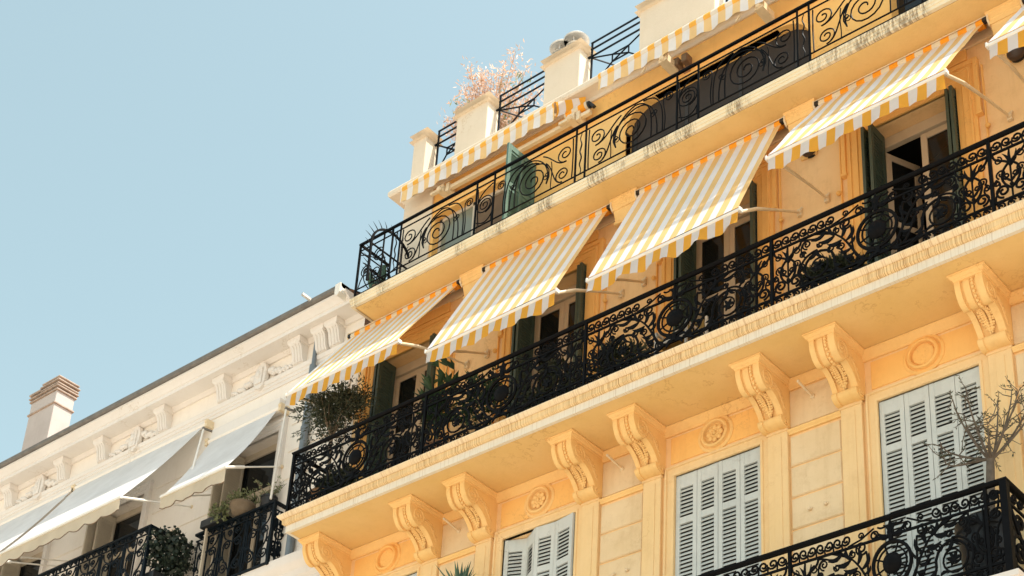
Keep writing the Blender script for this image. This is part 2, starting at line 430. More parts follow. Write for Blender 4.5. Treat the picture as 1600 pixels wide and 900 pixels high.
# --- lower storey trim
lows = MB()
lows.mould([(XL, 0, 0), (XR, 0, 0)], (0,0,1), [(0,-.13),(.025,-.13),(.03,-.10),(.045,-.085),(.06,-.045),(.085,-.02),(.085,-.002),(0,-.002)])
build(lows, 'cornice', YELT, YB, smooth=True, angle=30)
for c in BAY[:5]:
    fr = MB()
    fr.mould([(c+.63,0,-3.9),(c+.63,0,-.735),(c-.63,0,-.735),(c-.63,0,-3.9)], (0,-1,0), [(0,-.05),(0,.035),(.035,.04),(.04,.02),(.11,.02),(.115,.045),(.14,.045),(.14,-.01)])
    build(fr, 'window_surround', YELL, YB, bevel=.004)
    pl = MB()
    for sgn in (-1, 1):
        a, b = sorted((c-.035+sgn*.785, c-.035+sgn*1.06))
        pl.box(a, b, -.05, .02, GZ+.2, -.655); pl.box(a-.012, b+.012, -.065, .02, -.70, -.66)
        mid = a+.075 if sgn < 0 else b-.075
        pl.box(min(a,b)+.085, max(a,b)-.085, -.058, -.049, -3.8, -.76)
    build(pl, 'pilaster', YELL, YB, bevel=.006)
    wb_ = MB().box(c-.63, c+.63, .19, .21, -3.75, -.74); build(wb_, 'window_panel', FRAME, YB)
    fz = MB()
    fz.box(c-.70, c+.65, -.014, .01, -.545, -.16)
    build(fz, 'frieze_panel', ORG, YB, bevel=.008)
for i, c in enumerate(BAY[:4]):
    cx, cz = c-.02, -.335
    md = MB(); pr = [(.262,0),(.262,-.02),(.245,-.03),(.225,-.03),(.215,-.02),(.205,-.02),(.195,-.062),(.175,-.075),(.158,-.062),(.150,-.018)]
    plain = i in (0, 3)
    pr += [(.14,-.018),(.132,-.034),(.0,-.036)] if plain else [(.14,-.014),(.06,-.02),(.0,-.02)]
    md.lathe(pr, (cx, .0, cz), 'y', 32)
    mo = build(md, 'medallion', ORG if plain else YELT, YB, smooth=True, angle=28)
    if not plain:
        ro = MB()
        for k in range(8):
            q = 2*math.pi*k/8
            ro.ball((cx+.088*math.cos(q), -.034, cz+.088*math.sin(q)), .04, 7, (1, .55, 1))
            ro.ball((cx+.045*math.cos(q+.4), -.04, cz+.045*math.sin(q+.4)), .02, 6, (1, .6, 1))
        ro.ball((cx, -.045, cz), .028, 8, (1, .8, 1)); build(ro, 'rosette', YELT, mo, smooth=True, angle=80)
    else:
        ro = MB()
        for k in range(26):
            q, rr_ = random.uniform(0, 6.28), .12*math.sqrt(random.random())
            ro.ball((cx+rr_*math.cos(q), -.03, cz+rr_*math.sin(q)), random.uniform(.012, .026), 6, (1, .4, 1))
        build(ro, 'worn_relief', ORG, mo, smooth=True, angle=80)
# channelled wall blocks between the pilasters
for i in range(5):
    a = BAY[i]-.035+1.06+.02; b = (BAY[i+1]-.035-1.06-.02)
    if a > 10: continue
    tb = MB(); tb.mould([(a-.015,0,-.70),(b+.015,0,-.70)], (0,0,1), [(0,-.06),(.03,-.06),(.035,-.04),(.055,-.02),(.06,0),(0,0)]); build(tb, 'string_course', YELT, YB, smooth=True, angle=30)
    up = MB().box(a, b, -.016, .01, -.655, -.15); build(up, 'wall_panel', YELP, YB, bevel=.008)
    z = -.785
    for k in range(8):
        bl = MB(); h = .428
        bl.mould([(b,0,z-h+.012),(b,0,z-.012),(a,0,z-.012),(a,0,z-h+.012)], (0,-1,0), [(-.012,.026),(0,.012),(0,-.005)], closed=True)
        bl.add([(a+.012,-.026,z-h+.024),(b-.012,-.026,z-h+.024),(b-.012,-.026,z-.024),(a+.012,-.026,z-.024)], [(0,1,2,3)])
        build(bl, 'wall_panel', YELP, YB); z -= h
    pg = MB().bar((a+.32,-.02,-.33),(a+.30,-.30,-.27),.025,.025); pg.ball((a+.30,-.31,-.27),.02,6); pg.lathe([(.035,0),(.03,-.02),(.0,-.025)],(a+.32,-.014,-.335),'y',10)
    build(pg, 'metal_peg', METALC, YB)
    for dx in (.25, .46): kn = MB().ball((a+dx,-.045,-1.87),.024,8,(1,1.3,1)); kn.ball((a+dx+.02,-.035,-1.862),.014,6); build(kn, 'wall_bolt', METALC, YB, smooth=True)

# --- corbels under the main balcony
def catmull(P, n=4):
    o = []
    for i in range(len(P)-1):
        p0, p1, p2, p3 = P[max(0,i-1)], P[i], P[i+1], P[min(len(P)-1,i+2)]
        for k in range(n):
            t = k/n
            o.append(tuple(.5*((2*b)+(-a+c)*t+(2*a-5*b+4*c-d)*t*t+(-a+3*b-3*c+d)*t**3) for a, b, c, d in zip(p0, p1, p2, p3)))
    o.append(P[-1]); return o
UP = catmull([(-.69,-.08),(-.69,-.15),(-.667,-.229),(-.605,-.322),(-.52,-.362),(-.455,-.345)], 4)
MID = catmull([(-.43,-.325),(-.37,-.345),(-.30,-.388),(-.235,-.45),(-.19,-.515),(-.172,-.548)], 3)
LOW = catmull([(-.205,-.556),(-.217,-.585),(-.20,-.63),(-.15,-.662),(-.09,-.672),(-.03,-.66)], 3)
def make_corbel():
    root = MB()
    full = UP+MID+LOW+[(.0,-.64),(.0,-.08)]
    for x0, x1 in ((-.165,-.10),(.082,.165)): root.prism([(x0,y,z) for y, z in full], (x1-x0, 0, 0))
    inner = [(y+.034, z+.022) for y, z in UP]+[(y+.024, z+.020) for y, z in MID]+[(y+.012, z+.008) for y, z in LOW]+[(.0,-.63),(.0,-.08)]
    root.prism([(-.101,y,z) for y, z in inner], (.184, 0, 0))
    root.prism([(-.075,y-.012,z-.008) for y, z in inner[:len(UP)]]+[(-.075,y+.03,z+.03) for y, z in reversed(inner[:len(UP)])], (.075, 0, 0))
    co = build(root, 'corbel', YELT, YB, smooth=True, angle=32)
    cap = MB(); cap.mould([(-.165,.0,0),(-.165,-.69,0),(.165,-.69,0),(.165,0,0)], (0,0,1), [(-.02,-.085),(.006,-.085),(.012,-.06),(.03,-.05),(.045,-.022),(.058,-.018),(.058,.001),(-.02,.001)])
    cap.box(-.15,.15,-.68,0,-.082,-.003); build(cap, 'corbel_cap', YELT, co, smooth=True, angle=30)
    bd = MB()
    for i in range(1, len(UP)-1, 2):
        y, z = UP[i]; bd.ball((.03,y+.030,z+.018), .023, 8)
    build(bd, 'bead_row', YELT, co, smooth=True, angle=80)
    lf = MB()
    for i in range(1, len(MID)-1):
        y, z = MID[i]; t = i/len(MID); sp = .072*math.sin(math.pi*min(1, t*1.1+.15))
        lf.ball((-.01,y+.004,z+.008), .02, 7, (1,1,1.2))
        for sg in (-1, 1):
            lf.ball((sg*sp*.55,y+.004,z+.006), .021, 6, (1.2,.9,1)); lf.ball((sg*sp,y+.008,z+.002+.01*(i % 2)), .017, 6, (1.2,.8,1.1))
    build(lf, 'acanthus_leaf', YELT, co, smooth=True, angle=80)
    sp = MB()
    for sg in (-1, 1):
        x = sg*.167
        sp.tube([(x, a, b) for a, b in spiral(-.515,-.215,.125,.02,-60,1.75)], [.013*(1-.4*i/28) for i in range(29)], 5)
        sp.tube([(x, a, b) for a, b in spiral(-.10,-.60,.055,.012,120,1.3)], .009, 5)
        sp.ball((x,-.515,-.215), .02, 7, (.7,1,1))
        for k in range(9):
            a = bez((-.40,-.20),(-.30,-.15),(-.22,-.28),(-.12,-.42), 9)[k]
            sp.ball((x, a[0], a[1]+random.uniform(-.02,.02)), .022, 6, (.5,1.3,.8)); sp.ball((x, a[0]+.03, a[1]-.05+random.uniform(-.02,.02)), .016, 6, (.5,.9,1.3))
        sp.tube([(x, a, b) for a, b in bez((-.40,-.22),(-.30,-.18),(-.24,-.30),(-.13,-.45), 12)], .008, 5)
    build(sp, 'scroll_relief', YELT, co, smooth=True, angle=80)
    return co
# corbel meshes are local: shift for the parent base
corb = make_corbel(); ogY = org(YB)
for ch in [corb]+list(corb.children):
    ch.data.transform(Matrix.Translation(ogY))
first = True
for c in BAY[:5]:
    for dx in (-.95, .88):
        loc = Vector((c+dx, .0, -.002)) - ogY
        if first: corb.location = loc; first = False
        else: dup(corb, loc)

# --- lower window shutters: leaves with slats
slat_me = None
def shutter_leaf(P0, P1, ztop, zbot, indiv, mat, name='shutter_leaf', parent=YB, zsplit=None, pitch=.055):
    """one louvred leaf standing between two plan points"""
    global slat_me
    P0 = Vector(P0); P1 = Vector(P1); w_ = (P1-P0).length-.006; ang = math.atan2(P1.y-P0.y, P1.x-P0.x)
    h = ztop-zbot; st = .058; t = .04; mid = ztop-.60
    mb = MB()
    mb.box(0,st,-t/2,t/2,-h,0); mb.box(w_-st,w_,-t/2,t/2,-h,0); mb.box(st,w_-st,-t/2+.003,t/2-.003,-.185,0)
    mb.box(st,w_-st,-t/2+.003,t/2-.003,-.70,-.605); mb.box(st,w_-st,-t/2+.003,t/2-.003,-h,-h+.16)
    for za, zb in ((-.605,-.185),(-h+.16,-.70)): mb.box(st,w_-st,.012,.016,za,zb)      # dark board behind the louvres
    og = org(parent)
    me = bpy.data.meshes.new(name); me.from_pydata(mb.v, [], mb.f); me.materials.append(mat); me.materials.append(HOLE)
    for p in me.polygons[-12:]: p.material_index = 1
    o = bpy.data.objects.new(name, me); col.objects.link(o); o.parent = parent
    o.location = Vector((P0.x, P0.y, ztop))-og; o.rotation_euler = (0,0,ang)
    ORG_OF[o] = Vector((0,0,0))
    bv = o.modifiers.new('bevel','BEVEL'); bv.width = .004; bv.segments = 1
    if slat_me is None or abs(slat_me['w']-w_) > .004:
        sm = MB(); sm.prism([(st,-.020,-.026),(st,-.016,-.030),(st,.010,.012),(st,.006,.016)], (w_-2*st,0,0))
        slat_me = bpy.data.meshes.new('slat'); slat_me.from_pydata(sm.v, [], sm.f); slat_me.materials.append(mat); slat_me['w'] = w_
    zs = []
    z = -.185-.035
    while z > -.595: zs.append(z); z -= pitch
    z = -.70-.035
    while z > -h+.17: zs.append(z); z -= pitch
    rest = MB()
    for z in zs:
        if indiv and ztop+z > (zsplit or -99):
            s_ = bpy.data.objects.new('slat', slat_me); col.objects.link(s_); s_.parent = o; s_.location = (0,0,z)
        else:
            rest.prism([(st,-.020,z-.026),(st,-.016,z-.030),(st,.010,z+.012),(st,.006,z+.016)], (w_-2*st,0,0))
    if rest.v:
        r_ = bpy.data.objects.new('slat', bpy.data.meshes.new('slat_rest')); r_.data.from_pydata(rest.v, [], rest.f); r_.data.materials.append(mat)
        col.objects.link(r_); r_.parent = o; r_['kind'] = 'stuff'
    return o
for c, indiv in ((2.52, True), (5.36, True), (8.19, False)):
    for k in range(4):
        xa = c-.628+k*.314
        shutter_leaf((xa,.03+.006*(k % 2),0), (xa+.314,.03+.006*((k+1) % 2),0), -.738, -3.74, indiv, GREY, zsplit=-2.55)
zig = [(-.625,.0),(-.33,.12),(-.05,-.04),(.27,-.01),(.615,-.07)]
c = BAY[1]
for k in range(4): shutter_leaf((c+zig[k][0],zig[k][1]+.03,0), (c+zig[k+1][0],zig[k+1][1]+.03,0), -.745, -3.74, False, GREY)
c = BAY[0]
for k in range(4): shutter_leaf((c-.628+k*.314,.03,0), (c-.628+(k+1)*.314,.03,0), -.738, -3.74, False, GREY)

# --- main balcony slab
def slab(x0, yf, z0, prof_parts, parent, name='balcony_slab', x1=XR):
    for prof, mat, nm in prof_parts:
        mb = MB(); mb.mould([(x0,0,z0),(x0,yf,z0),(x1,yf,z0),(x1,0,z0)], (0,0,1), prof); build(mb, nm, mat, parent, smooth=True, angle=25)
slab(-4.31, -1.0, 0, [([(-.05,0),(0,0),(0,.11),(-.05,.11)], SLABW, 'slab_edge'),
                      ([(-.05,.108),(.02,.112),(.045,.13),(.05,.195),(.06,.20),(-.05,.20)], SLABS, 'slab_edge'),
                      ([(-.05,.198),(.065,.203),(.085,.215),(.11,.245),(.11,.268),(-.05,.27)], SLABT, 'slab_edge')], YB)
mb = MB().box(-4.30, XR, -.99, 0, .012, .262); build(mb, 'balcony_slab', YELT, YB)
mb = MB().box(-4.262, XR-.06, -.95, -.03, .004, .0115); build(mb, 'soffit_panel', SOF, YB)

# --- upper balcony slab
slab(-3.87, -.66, 4.04, [([(-.05,0),(0,0),(.0,.052),(.012,.056),(.012,.10),(.024,.104),(.026,.15),(.01,.162),(-.05,.162)], MOULD, 'slab_edge')], YB)
mb = MB().box(-3.86, XR, -.65, 0, 4.052, 4.198); build(mb, 'balcony_slab', YELT, YB)
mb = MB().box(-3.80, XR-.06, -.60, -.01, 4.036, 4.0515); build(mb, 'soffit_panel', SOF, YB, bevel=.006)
# consoles carrying the upper slab
cn = MB()
cn.prism([(-.19,0,0),(-.19,-.21,0),(-.19,-.21,-.24),(-.19,-.17,-.36),(-.19,-.14,-.40),(-.19,0,-.40)], (.38,0,0))
cn.prism([(-.12,0,-.40),(-.12,-.12,-.40),(-.12,-.125,-.50),(-.12,-.08,-.62),(-.12,-.02,-.70),(-.12,0,-.70)], (.24,0,0))
con = build(cn, 'console', YELT, YB, bevel=.01); con.data.transform(Matrix.Translation(ogY))
cc = MB(); cc.mould([(-.19,0,0),(-.19,-.21,0),(.19,-.21,0),(.19,0,0)], (0,0,1), [(-.02,-.20),(.01,-.20),(.012,-.13),(.025,-.12),(.03,-.06),(.045,-.045),(.045,-.003),(-.02,-.003)])
cc.mould([(-.19,0,0),(-.19,-.16,0),(.19,-.16,0),(.19,0,0)], (0,0,1), [(-.03,-.41),(.012,-.41),(.02,-.385),(.012,-.36),(-.03,-.36)])
c_ = build(cc, 'console_cap', YELT, con, smooth=True, angle=30); c_.data.transform(Matrix.Translation(ogY))
cr = MB()
for k in range(7): cr.ball((random.uniform(-.07,.07),-.10-.02*random.random(),-.46-.03*k),.03,7,(1.2,.7,1))
c_ = build(cr, 'relief', YELT, con, smooth=True, angle=80); c_.data.transform(Matrix.Translation(ogY))
for i, x in enumerate((-1.72, 1.107, 3.94, 6.77, 9.6)):
    loc = Vector((x,0,4.034))-ogY
    if i == 0: con.location = loc
    else: dup(con, loc)

# --- door surrounds, shutters and doors of the main floor
for i, c in enumerate(BAY[:5]):
    fr = MB()
    fr.mould([(c+.63,0,ZS),(c+.63,0,3.32),(c-.63,0,3.32),(c-.63,0,ZS)], (0,-1,0), [(0,-.02),(0,.03),(.08,.034),(.085,.05),(.17,.05),(.175,.072),(.20,.072),(.205,.045),(.25,.04),(.25,-.01)])
    for sg in (-1, 1):
        a, b = sorted((c+sg*.88, c+sg*.94)); fr.box(a, b, -.066, .01, 2.75, 3.62); fr.box(a-.01, b+.012, -.075, .01, 2.72, 2.76)
        a, b = sorted((c+sg*.965, c+sg*.985)); fr.box(a, b, -.03, .01, ZS, 3.5)
        fr.ball((c+sg*1.0,-.05,2.50), .035, 8)
    fr.box(c-.93, c+.93, -.05, .01, 3.572, 3.64); fr.box(c-.8, c+.8, -.03, .01, 3.68, 3.90)
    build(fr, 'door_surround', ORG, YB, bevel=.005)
    # reveal lining boards seen from below
    dr = MB()
    dr.box(c-.60, c+.60, .24, .32, 3.16, 3.318); dr.box(c-.60, c-.53, .24, .32, ZS, 3.16); dr.box(c+.53, c+.60, .24, .32, ZS, 3.16)
    fo = build(dr, 'door_frame', FRAME, YB, bevel=.004)
    def leaf(P0, P1, shut=True):
        P0 = Vector(P0); P1 = Vector(P1); w_ = (P1-P0).length; ang = math.atan2(P1.y-P0.y, P1.x-P0.x)
        mb = MB(); h = 3.15-ZS-.02; s_ = .085
        mb.box(0,s_,-.022,.022,0,h); mb.box(w_-s_,w_,-.022,.022,0,h)
        for za, zb in ((0,.20),(h-1.13,h-1.05),(h-.09,h)): mb.box(s_,w_-s_,-.02,.02,za,zb)
        M_ = Matrix.Translation(Vector((P0.x,P0.y,ZS+.01))) @ Matrix.Rotation(ang, 4, 'Z')
        mb.v = [tuple(M_ @ Vector(p)) for p in mb.v]
        lo = build(mb, 'door_leaf', FRAME, YB, bevel=.004)
        for za, zb in ((.20,h-1.13),(h-1.05,h-.09)):
            pn = MB(); pn.box(s_,w_-s_,-.004,.004,za,zb); pn.v = [tuple(M_ @ Vector(p)) for p in pn.v]; build(pn, 'pane', GLASS, lo)
    if i == 3:
        leaf((c-.52,.30,0), (c-.30,.78,0)); leaf((c-.01,.29,0), (c+.53,.29,0))
    else:
        leaf((c-.53,.29,0), (c-.0,.29,0)); leaf((c+.003,.29,0), (c+.53,.29,0))
    # green louvred shutters folded back into the reveal
    def fold(x, y0, y1):
        mb = MB(); mb.box(x-.02,x+.02,y0,y0+.06,ZS+.02,3.30); mb.box(x-.02,x+.02,y1-.06,y1,ZS+.02,3.30)
        for za, zb in ((ZS+.02,ZS+.16),(1.7,1.8),(3.18,3.30)): mb.box(x-.018,x+.018,y0+.06,y1-.06,za,zb)
        z = ZS+.20
        while z < 3.15:
            if not 1.66 < z < 1.82: mb.box(x-.014,x+.014,y0+.06,y1-.06,z,z+.022)
            z += .05
        mb.box(x-.006,x+.006,y0+.06,y1-.06,ZS+.1,3.2)
        build(mb, 'shutter', GREEN, YB)
    fold(c-.595, -.13, .19); fold(c-.50+(.02 if i == 3 else 0), -.15, .20)
    fold(c+.60, -.12, .20)
    if i != 2: fold(c+.535, -.10, .21)

# --- top storey: opening fillings
mb = MB().box(-2.84,-2.16,.14,.17,ZU,5.78); build(mb, 'window_pane', GLASSG, YB)
fr = MB()
for x in (-2.865,-2.16,-1.30): fr.box(x,x+.05,.12,.20,ZU,5.79)
fr.box(-2.865,-.78,.12,.20,5.73,5.798); build(fr, 'window_frame', BEIGE, YB)
mb = MB().box(-2.10,-1.30,.16,.19,ZU,5.73); build(mb, 'brown_panel', BROWN, YB)
# open green shutter at right angles to the wall
def louvre_leaf(x, y0, y1, z0, z1):
    mb = MB(); st = .07
    mb.box(x-.02,x+.02,y0,y0+st,z0,z1); mb.box(x-.02,x+.02,y1-st,y1,z0,z1); ym = (y0+y1)/2; mb.box(x-.02,x+.02,ym-.03,ym+.03,z0,z1)
    for za, zb in ((z0,z0+.12),(z0+.72,z0+.80),(z1-.10,z1)): mb.box(x-.018,x+.018,y0+st,y1-st,za,zb)
    mb.box(x-.005,x+.005,y0+st,y1-st,z0+.1,z1-.08)
    o = build(mb, 'shutter', GREENL, YB, bevel=.004)
    z = z0+.15
    while z < z1-.12:
        if not z0+.69 < z < z0+.81:
            s_ = MB()
            s_.prism([(x+.016,y0+st,z-.016),(x+.018,y0+st,z-.012),(x-.010,y0+st,z+.020),(x-.014,y0+st,z+.016)], (0,y1-y0-2*st,0)); build(s_, 'slat', GREENL, o)
        z += .05
louvre_leaf(-.79, -.64, -.005, ZU+.02, 5.72)
# wide arched opening: glazing bars set back
DKJ = simple('dark_joinery',(.03,.027,.024),.6)
fr = MB()
for x in (1.0,1.9,2.8,3.7): fr.box(x,x+.05,.10,.15,ZU,5.8)
fr.box(.95,3.99,.09,.16,ZU+.01,ZU+.06); build(fr, 'window_frame', DKJ, YB)
mb = MB().box(.95,3.99,.125,.13,ZU+.02,5.02); build(mb, 'window_pane', GLASS, YB)
mb = MB().box(.95,3.99,.115,.135,5.02,5.84); build(mb, 'brown_panel', simple('dim_ceiling_brown',(.036,.027,.021),.8,0,.3,1.2), YB)  # added brown panel, stands in for the dim room ceiling seen inside
mb = MB().box(5.2,7.2,.2,.24,ZU,5.8); build(mb, 'window_pane', GLASS, YB)
ar = MB(); pa = [(.94,0,ZU)]+[(.94,0,ZA-.42)]+[(.94+.5*(1-math.cos(R(a))),0,ZA-.42+.42*math.sin(R(a))) for a in range(15,91,15)]
pb = [(4.94-p[0],0,p[2]) for p in reversed(pa)]
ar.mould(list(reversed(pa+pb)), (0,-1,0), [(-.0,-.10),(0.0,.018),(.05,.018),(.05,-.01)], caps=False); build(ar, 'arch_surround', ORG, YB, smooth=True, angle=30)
# shallow band under the eaves and panel joints
mb = MB(); mb.box(XT+.01, XR-.1, -.02, .01, 5.99, 6.02); mb.box(-2.9,-.7,-.015,.01,5.86,5.97); mb.box(.0,.9,-.012,.01,4.6,5.9); build(mb, 'string_course', YELT, YB, bevel=.004)
# corner pier
mb = MB().box(XT+.004,-2.93,-.03,.01,ZU,6.4); build(mb, 'pilaster', CRM, YB, bevel=.01)
# eaves cornice
mb = MB(); mb.mould([(XT,.6,6.4),(XT,0,6.4),(XR,0,6.4),(XR,.6,6.4)], (0,0,1), [(-.05,-.02),(.03,-.02),(.05,.03),(.12,.08),(.20,.10),(.22,.13),(.22,.20),(.20,.235),(-.05,.24)])
build(mb, 'eaves_cornice', CRM, YB, smooth=True, angle=28)
# roof terrace piers and railings
PED = [(-3.54,-3.25),(-2.57,-1.90),(-.72,-.02),(1.12,2.47),(4.2,5.2)]
for a, b in PED:
    mb = MB().box(a,b,0,.27,6.6,7.72); po = build(mb, 'roof_pier', CRM, YB, bevel=.012)
    cp = MB(); cp.mould([(b,0,7.70),(b,.27,7.70),(a,.27,7.70),(a,0,7.70)][::-1], (0,0,1), [(-.06,-.02),(.0,-.02),(.03,.0),(.045,.02),(.05,.03),(.05,.085),(-.06,.10)], closed=True)
    cp.box(a+.05,b-.05,.05,.22,7.70,7.795)
    build(cp, 'pier_cap', CRM, po, smooth=True, angle=30)
def roof_rail(a, b, end=False):
    y = .22; ro = MB(); zt = 7.91
    for z in (zt, zt-.13, zt-.28): ro.bar((a+.04,y,z),(b+.02,y,z),.022)
    x0 = a+.06
    rl = build(ro, 'roof_railing', IRONB, YB)
    ps = MB().bar((x0,y,6.6),(x0,y,zt+.01),.026); ps.bar((x0,y,7.63),(x0-.14,y-.03,7.60),.03); build(ps, 'post', IRONB, rl)
    ln = b-x0; L = MB(); cx = x0+ln*.52; cz = 7.355; w_ = min(.155, ln*.16); h_ = .075
    A, B, C_, D = (cx-w_,y,cz-h_),(cx+w_,y,cz-h_),(cx+w_,y,cz+h_),(cx-w_,y,cz+h_)
    for p, q in ((A,B),(B,C_),(C_,D),(D,A),(A,C_),(B,D),(A,(x0,y,6.95)),(C_,(b,y,7.60)),(D,(x0,y,7.60)),(B,(b,y,6.95)),((x0,y,7.60),(x0+.3,.75,7.60))): L.bar(p,q,.018)
    build(L, 'lattice', IRONB, rl)
for i in range(4): roof_rail(PED[i][1], PED[i+1][0])

# --- wrought iron panel of the main balcony (u along, v up)
def iron_panel(half=1.40, H=1.08, seed=1):
    """returns meshes in a local frame: u along x, y depth, v along z"""
    rnd = random.Random(seed)
    S = MB(); MD = MB(); LV = MB(); FZ = MB()
    for mir in (False, True):
        def T(path, r, n=5): S.tube(uv(path, rnd.uniform(-.006,.006), mir), r, n)
        def F(path, r, n=5): FZ.tube(uv(path, 0, mir), r, n)
        def Lf(p0, p1, wd, bend=0.0):
            q0 = Vector(p0); q1 = Vector(p1); d = q1-q0; nn = Vector((-d.y, d.x))*bend; pts = [tuple(q0+d*t+nn*math.sin(math.pi*t)) for t in (0,.2,.45,.7,.9,1)]
            if mir: pts = [(-a, b) for a, b in pts]
            wd *= .72; LV.ribbon(pts, [.012,wd*.7,wd,wd*.75,wd*.3,.004], rnd.uniform(-.012,.012), .014)
        # branch with leaves beside the medallion
        br = bez((.14,.17),(.34,.24),(.30,.58),(.66,.80), 14); T(br, [.022-.0008*i for i in range(15)])
        for p0, p1, wd, b in (((.40,.55),(.30,.72),.07,.2),((.46,.62),(.45,.82),.075,.2),((.53,.69),(.60,.86),.07,-.2),((.45,.58),(.64,.60),.08,-.2),((.55,.70),(.76,.70),.085,-.2),
                              ((.60,.75),(.82,.84),.075,.1),((.34,.42),(.50,.44),.06,-.2),((.30,.34),(.44,.33),.055,-.2),((.36,.48),(.28,.56),.05,.2),((.66,.80),(.86,.76),.07,-.15)): Lf(p0, p1, wd, b)
        # great spiral with rosette
        T(bez((.16,.18),(.30,.06),(.50,.10),(.56,.30), 10), .018)
        T(spiral(.78,.37,.23,.05,195,-1.9), [.018-.0003*i for i in range(31)])
        T(bez((.78,.60),(.95,.60),(1.05,.48),(1.02,.30), 10), .014)
        for k in range(6):
            q = k*math.pi/3; Lf((.78,.37),(.78+.085*math.cos(q),.37+.085*math.sin(q)),.055)
        Lf((.78,.60),(.70,.46),.06,.2); Lf((.80,.60),(.88,.50),.05,-.2); Lf((.60,.22),(.70,.24),.05,.2); Lf((.56,.30),(.46,.24),.05,.2)
        for (cx_, cy_, r_, a_, t_) in ((.47,.50,.055,0,1.4),(.52,.76,.05,90,-1.4),(.92,.74,.065,-90,1.5),(.98,.62,.045,180,-1.4),(.36,.30,.05,200,1.4),(.96,.22,.06,0,-1.5),(.60,.53,.05,-60,1.4),(.74,.66,.045,30,-1.3),(1.0,.44,.05,90,1.4),(.56,.20,.04,180,1.3)):
            T(spiral(cx_,cy_,r_,.014,a_,t_,16), .0115)
        T(bez((.92,.80),(1.02,.78),(1.02,.62),(.94,.56),8), .012); T(bez((.30,.17),(.46,.26),(.40,.44),(.52,.50),8), .012); T(bez((.66,.80),(.80,.70),(.90,.84),(1.0,.82),8), .012)
        # C scroll hugging the medallion
        T(spiral(.40,.80,.085,.02,-140,1.6), .013); T(bez((.335,.745),(.30,.62),(.36,.40),(.26,.26), 10), .014); T(spiral(.22,.20,.07,.02,60,-1.4), .012)
        T(spiral(.22,.90,.06,.02,-100,-1.5), .012); T(bez((.16,.86),(.10,.80),(.05,.82),(.0,.86), 6), .014)
        # lyre panel near the post
        for dx in (0, ):
            c = 1.18
            T([(c,.17),(c,.84)], .012)
            for sg in (-1, 1):
                T(bez((c,.30),(c+sg*.12,.38),(c+sg*.16,.55),(c,.66), 10), .015); T(bez((c,.60),(c+sg*.03,.74),(c+sg*.20,.70),(c+sg*.19,.84), 10), .015)
                T(spiral(c+sg*.10,.29,.085,.02,-90 if sg > 0 else 270,sg*1.5), .0145); T(spiral(c+sg*.05,.47,.04,.012,-90 if sg > 0 else 270,sg*1.3), .011); T(spiral(c+sg*.16,.42,.04,.012,90,-sg*1.3), .011); T(spiral(c+sg*.11,.53,.06,.018,-60 if sg > 0 else 240,sg*1.3), .011)
                T(bez((c+sg*.19,.17),(c+sg*.21,.30),(c+sg*.06,.36),(c+sg*.17,.47), 10), .012); T(spiral(c+sg*.13,.72,.05,.015,90,sg*1.3), .010)
                Lf((c,.60),(c+sg*.08,.80),.05,.1); Lf((c,.38),(c+sg*.07,.46),.04)
            Lf((c,.58),(c,.82),.05); S.ball((0 if False else (-c if mir else c),0,.345), .026, 7)
        # friezes
        for k, u in enumerate((.60,.72,.84,.96,1.08,1.20,1.32)):
            F(spiral(u,.945,.062,.016,-150 if k % 2 else -30,1.35 if k % 2 else -1.35, 16), .013); F([(u+.055,.85),(u+.06,.90),(u+.045,.955)], .011)
            F(spiral(u,.095,.055,.014,150 if k % 2 else 30,-1.35 if k % 2 else 1.35, 16), .0125)
        F([(.58,.86),(.40,.90),(.22,.985)], .011); F(spiral(.40,.945,.045,.012,-90,-1.3,14), .0105); F(bez((.0,.96),(.06,1.0),(.1,.93),(.17,.98),8), .012)
        F([(.56,.155),(.30,.10),(.12,.06)], .010); F(spiral(.40,.085,.04,.012,90,1.2,14), .010)
        for p0, p1, wd, b in (((.0,.84),(.09,.98),.07,.2),((.04,.86),(.17,.92),.06,-.2),((.0,.20),(.12,.10),.07,.2),((.02,.22),(.18,.22),.06,.2)): Lf(p0, p1, wd, b)
    LV.ribbon([(0,.82),(0,.88),(0,.95),(0,1.03)], [.05,.09,.07,.01], 0, .02)
    for rr, th in ((.25,.022),(.19,.012)):
        MD.tube([(rr*math.cos(2*math.pi*i/28), 0, .52+rr*math.sin(2*math.pi*i/28)) for i in range(29)], th, 6, cap=False)
    MD.lathe([(.0,-.07),(.06,-.062),(.105,-.035),(.125,0),(.105,.035),(.06,.062),(.0,.07)], (0,0,.52), 'y', 20)
    MD.tube([(0,0,.17),(0,0,.26)], .03, 6); MD.tube([(0,0,.78),(0,0,.86)], .03, 6)
    for k in range(8):
        q = 2*math.pi*(k+.5)/8; MD.tube([(.12*math.cos(q),0,.52+.12*math.sin(q)),(.25*math.cos(q),0,.52+.25*math.sin(q))], .011, 5)
    return S, MD, LV, FZ
PAN = iron_panel()
def mesh_of(mb, name, mat, smooth=True):
    me = bpy.data.meshes.new(name); me.from_pydata(mb.v, [], mb.f); me.materials.append(mat)
    bm = bmesh.new(); bm.from_mesh(me); bmesh.ops.recalc_face_normals(bm, faces=bm.faces); bm.to_mesh(me); bm.free()
    if smooth: me.polygons.foreach_set('use_smooth', [True]*len(me.polygons)); me.set_sharp_from_angle(angle=R(50))
    return me
PANM = [mesh_of(a, n, IRON) for a, n in zip(PAN, ('scrollwork','medallion_ring','iron_leaf','scroll_frieze'))]
def place_panel(parent, cx, y, z, sx=1.0, rot=0):
    og = org(parent)
    for me in PANM:
        o = bpy.data.objects.new(me.name, me); col.objects.link(o); o.parent = parent
        o.location = Vector((cx,y,z))-og; o.scale = (sx,1,1); o.rotation_euler = (0,0,rot)
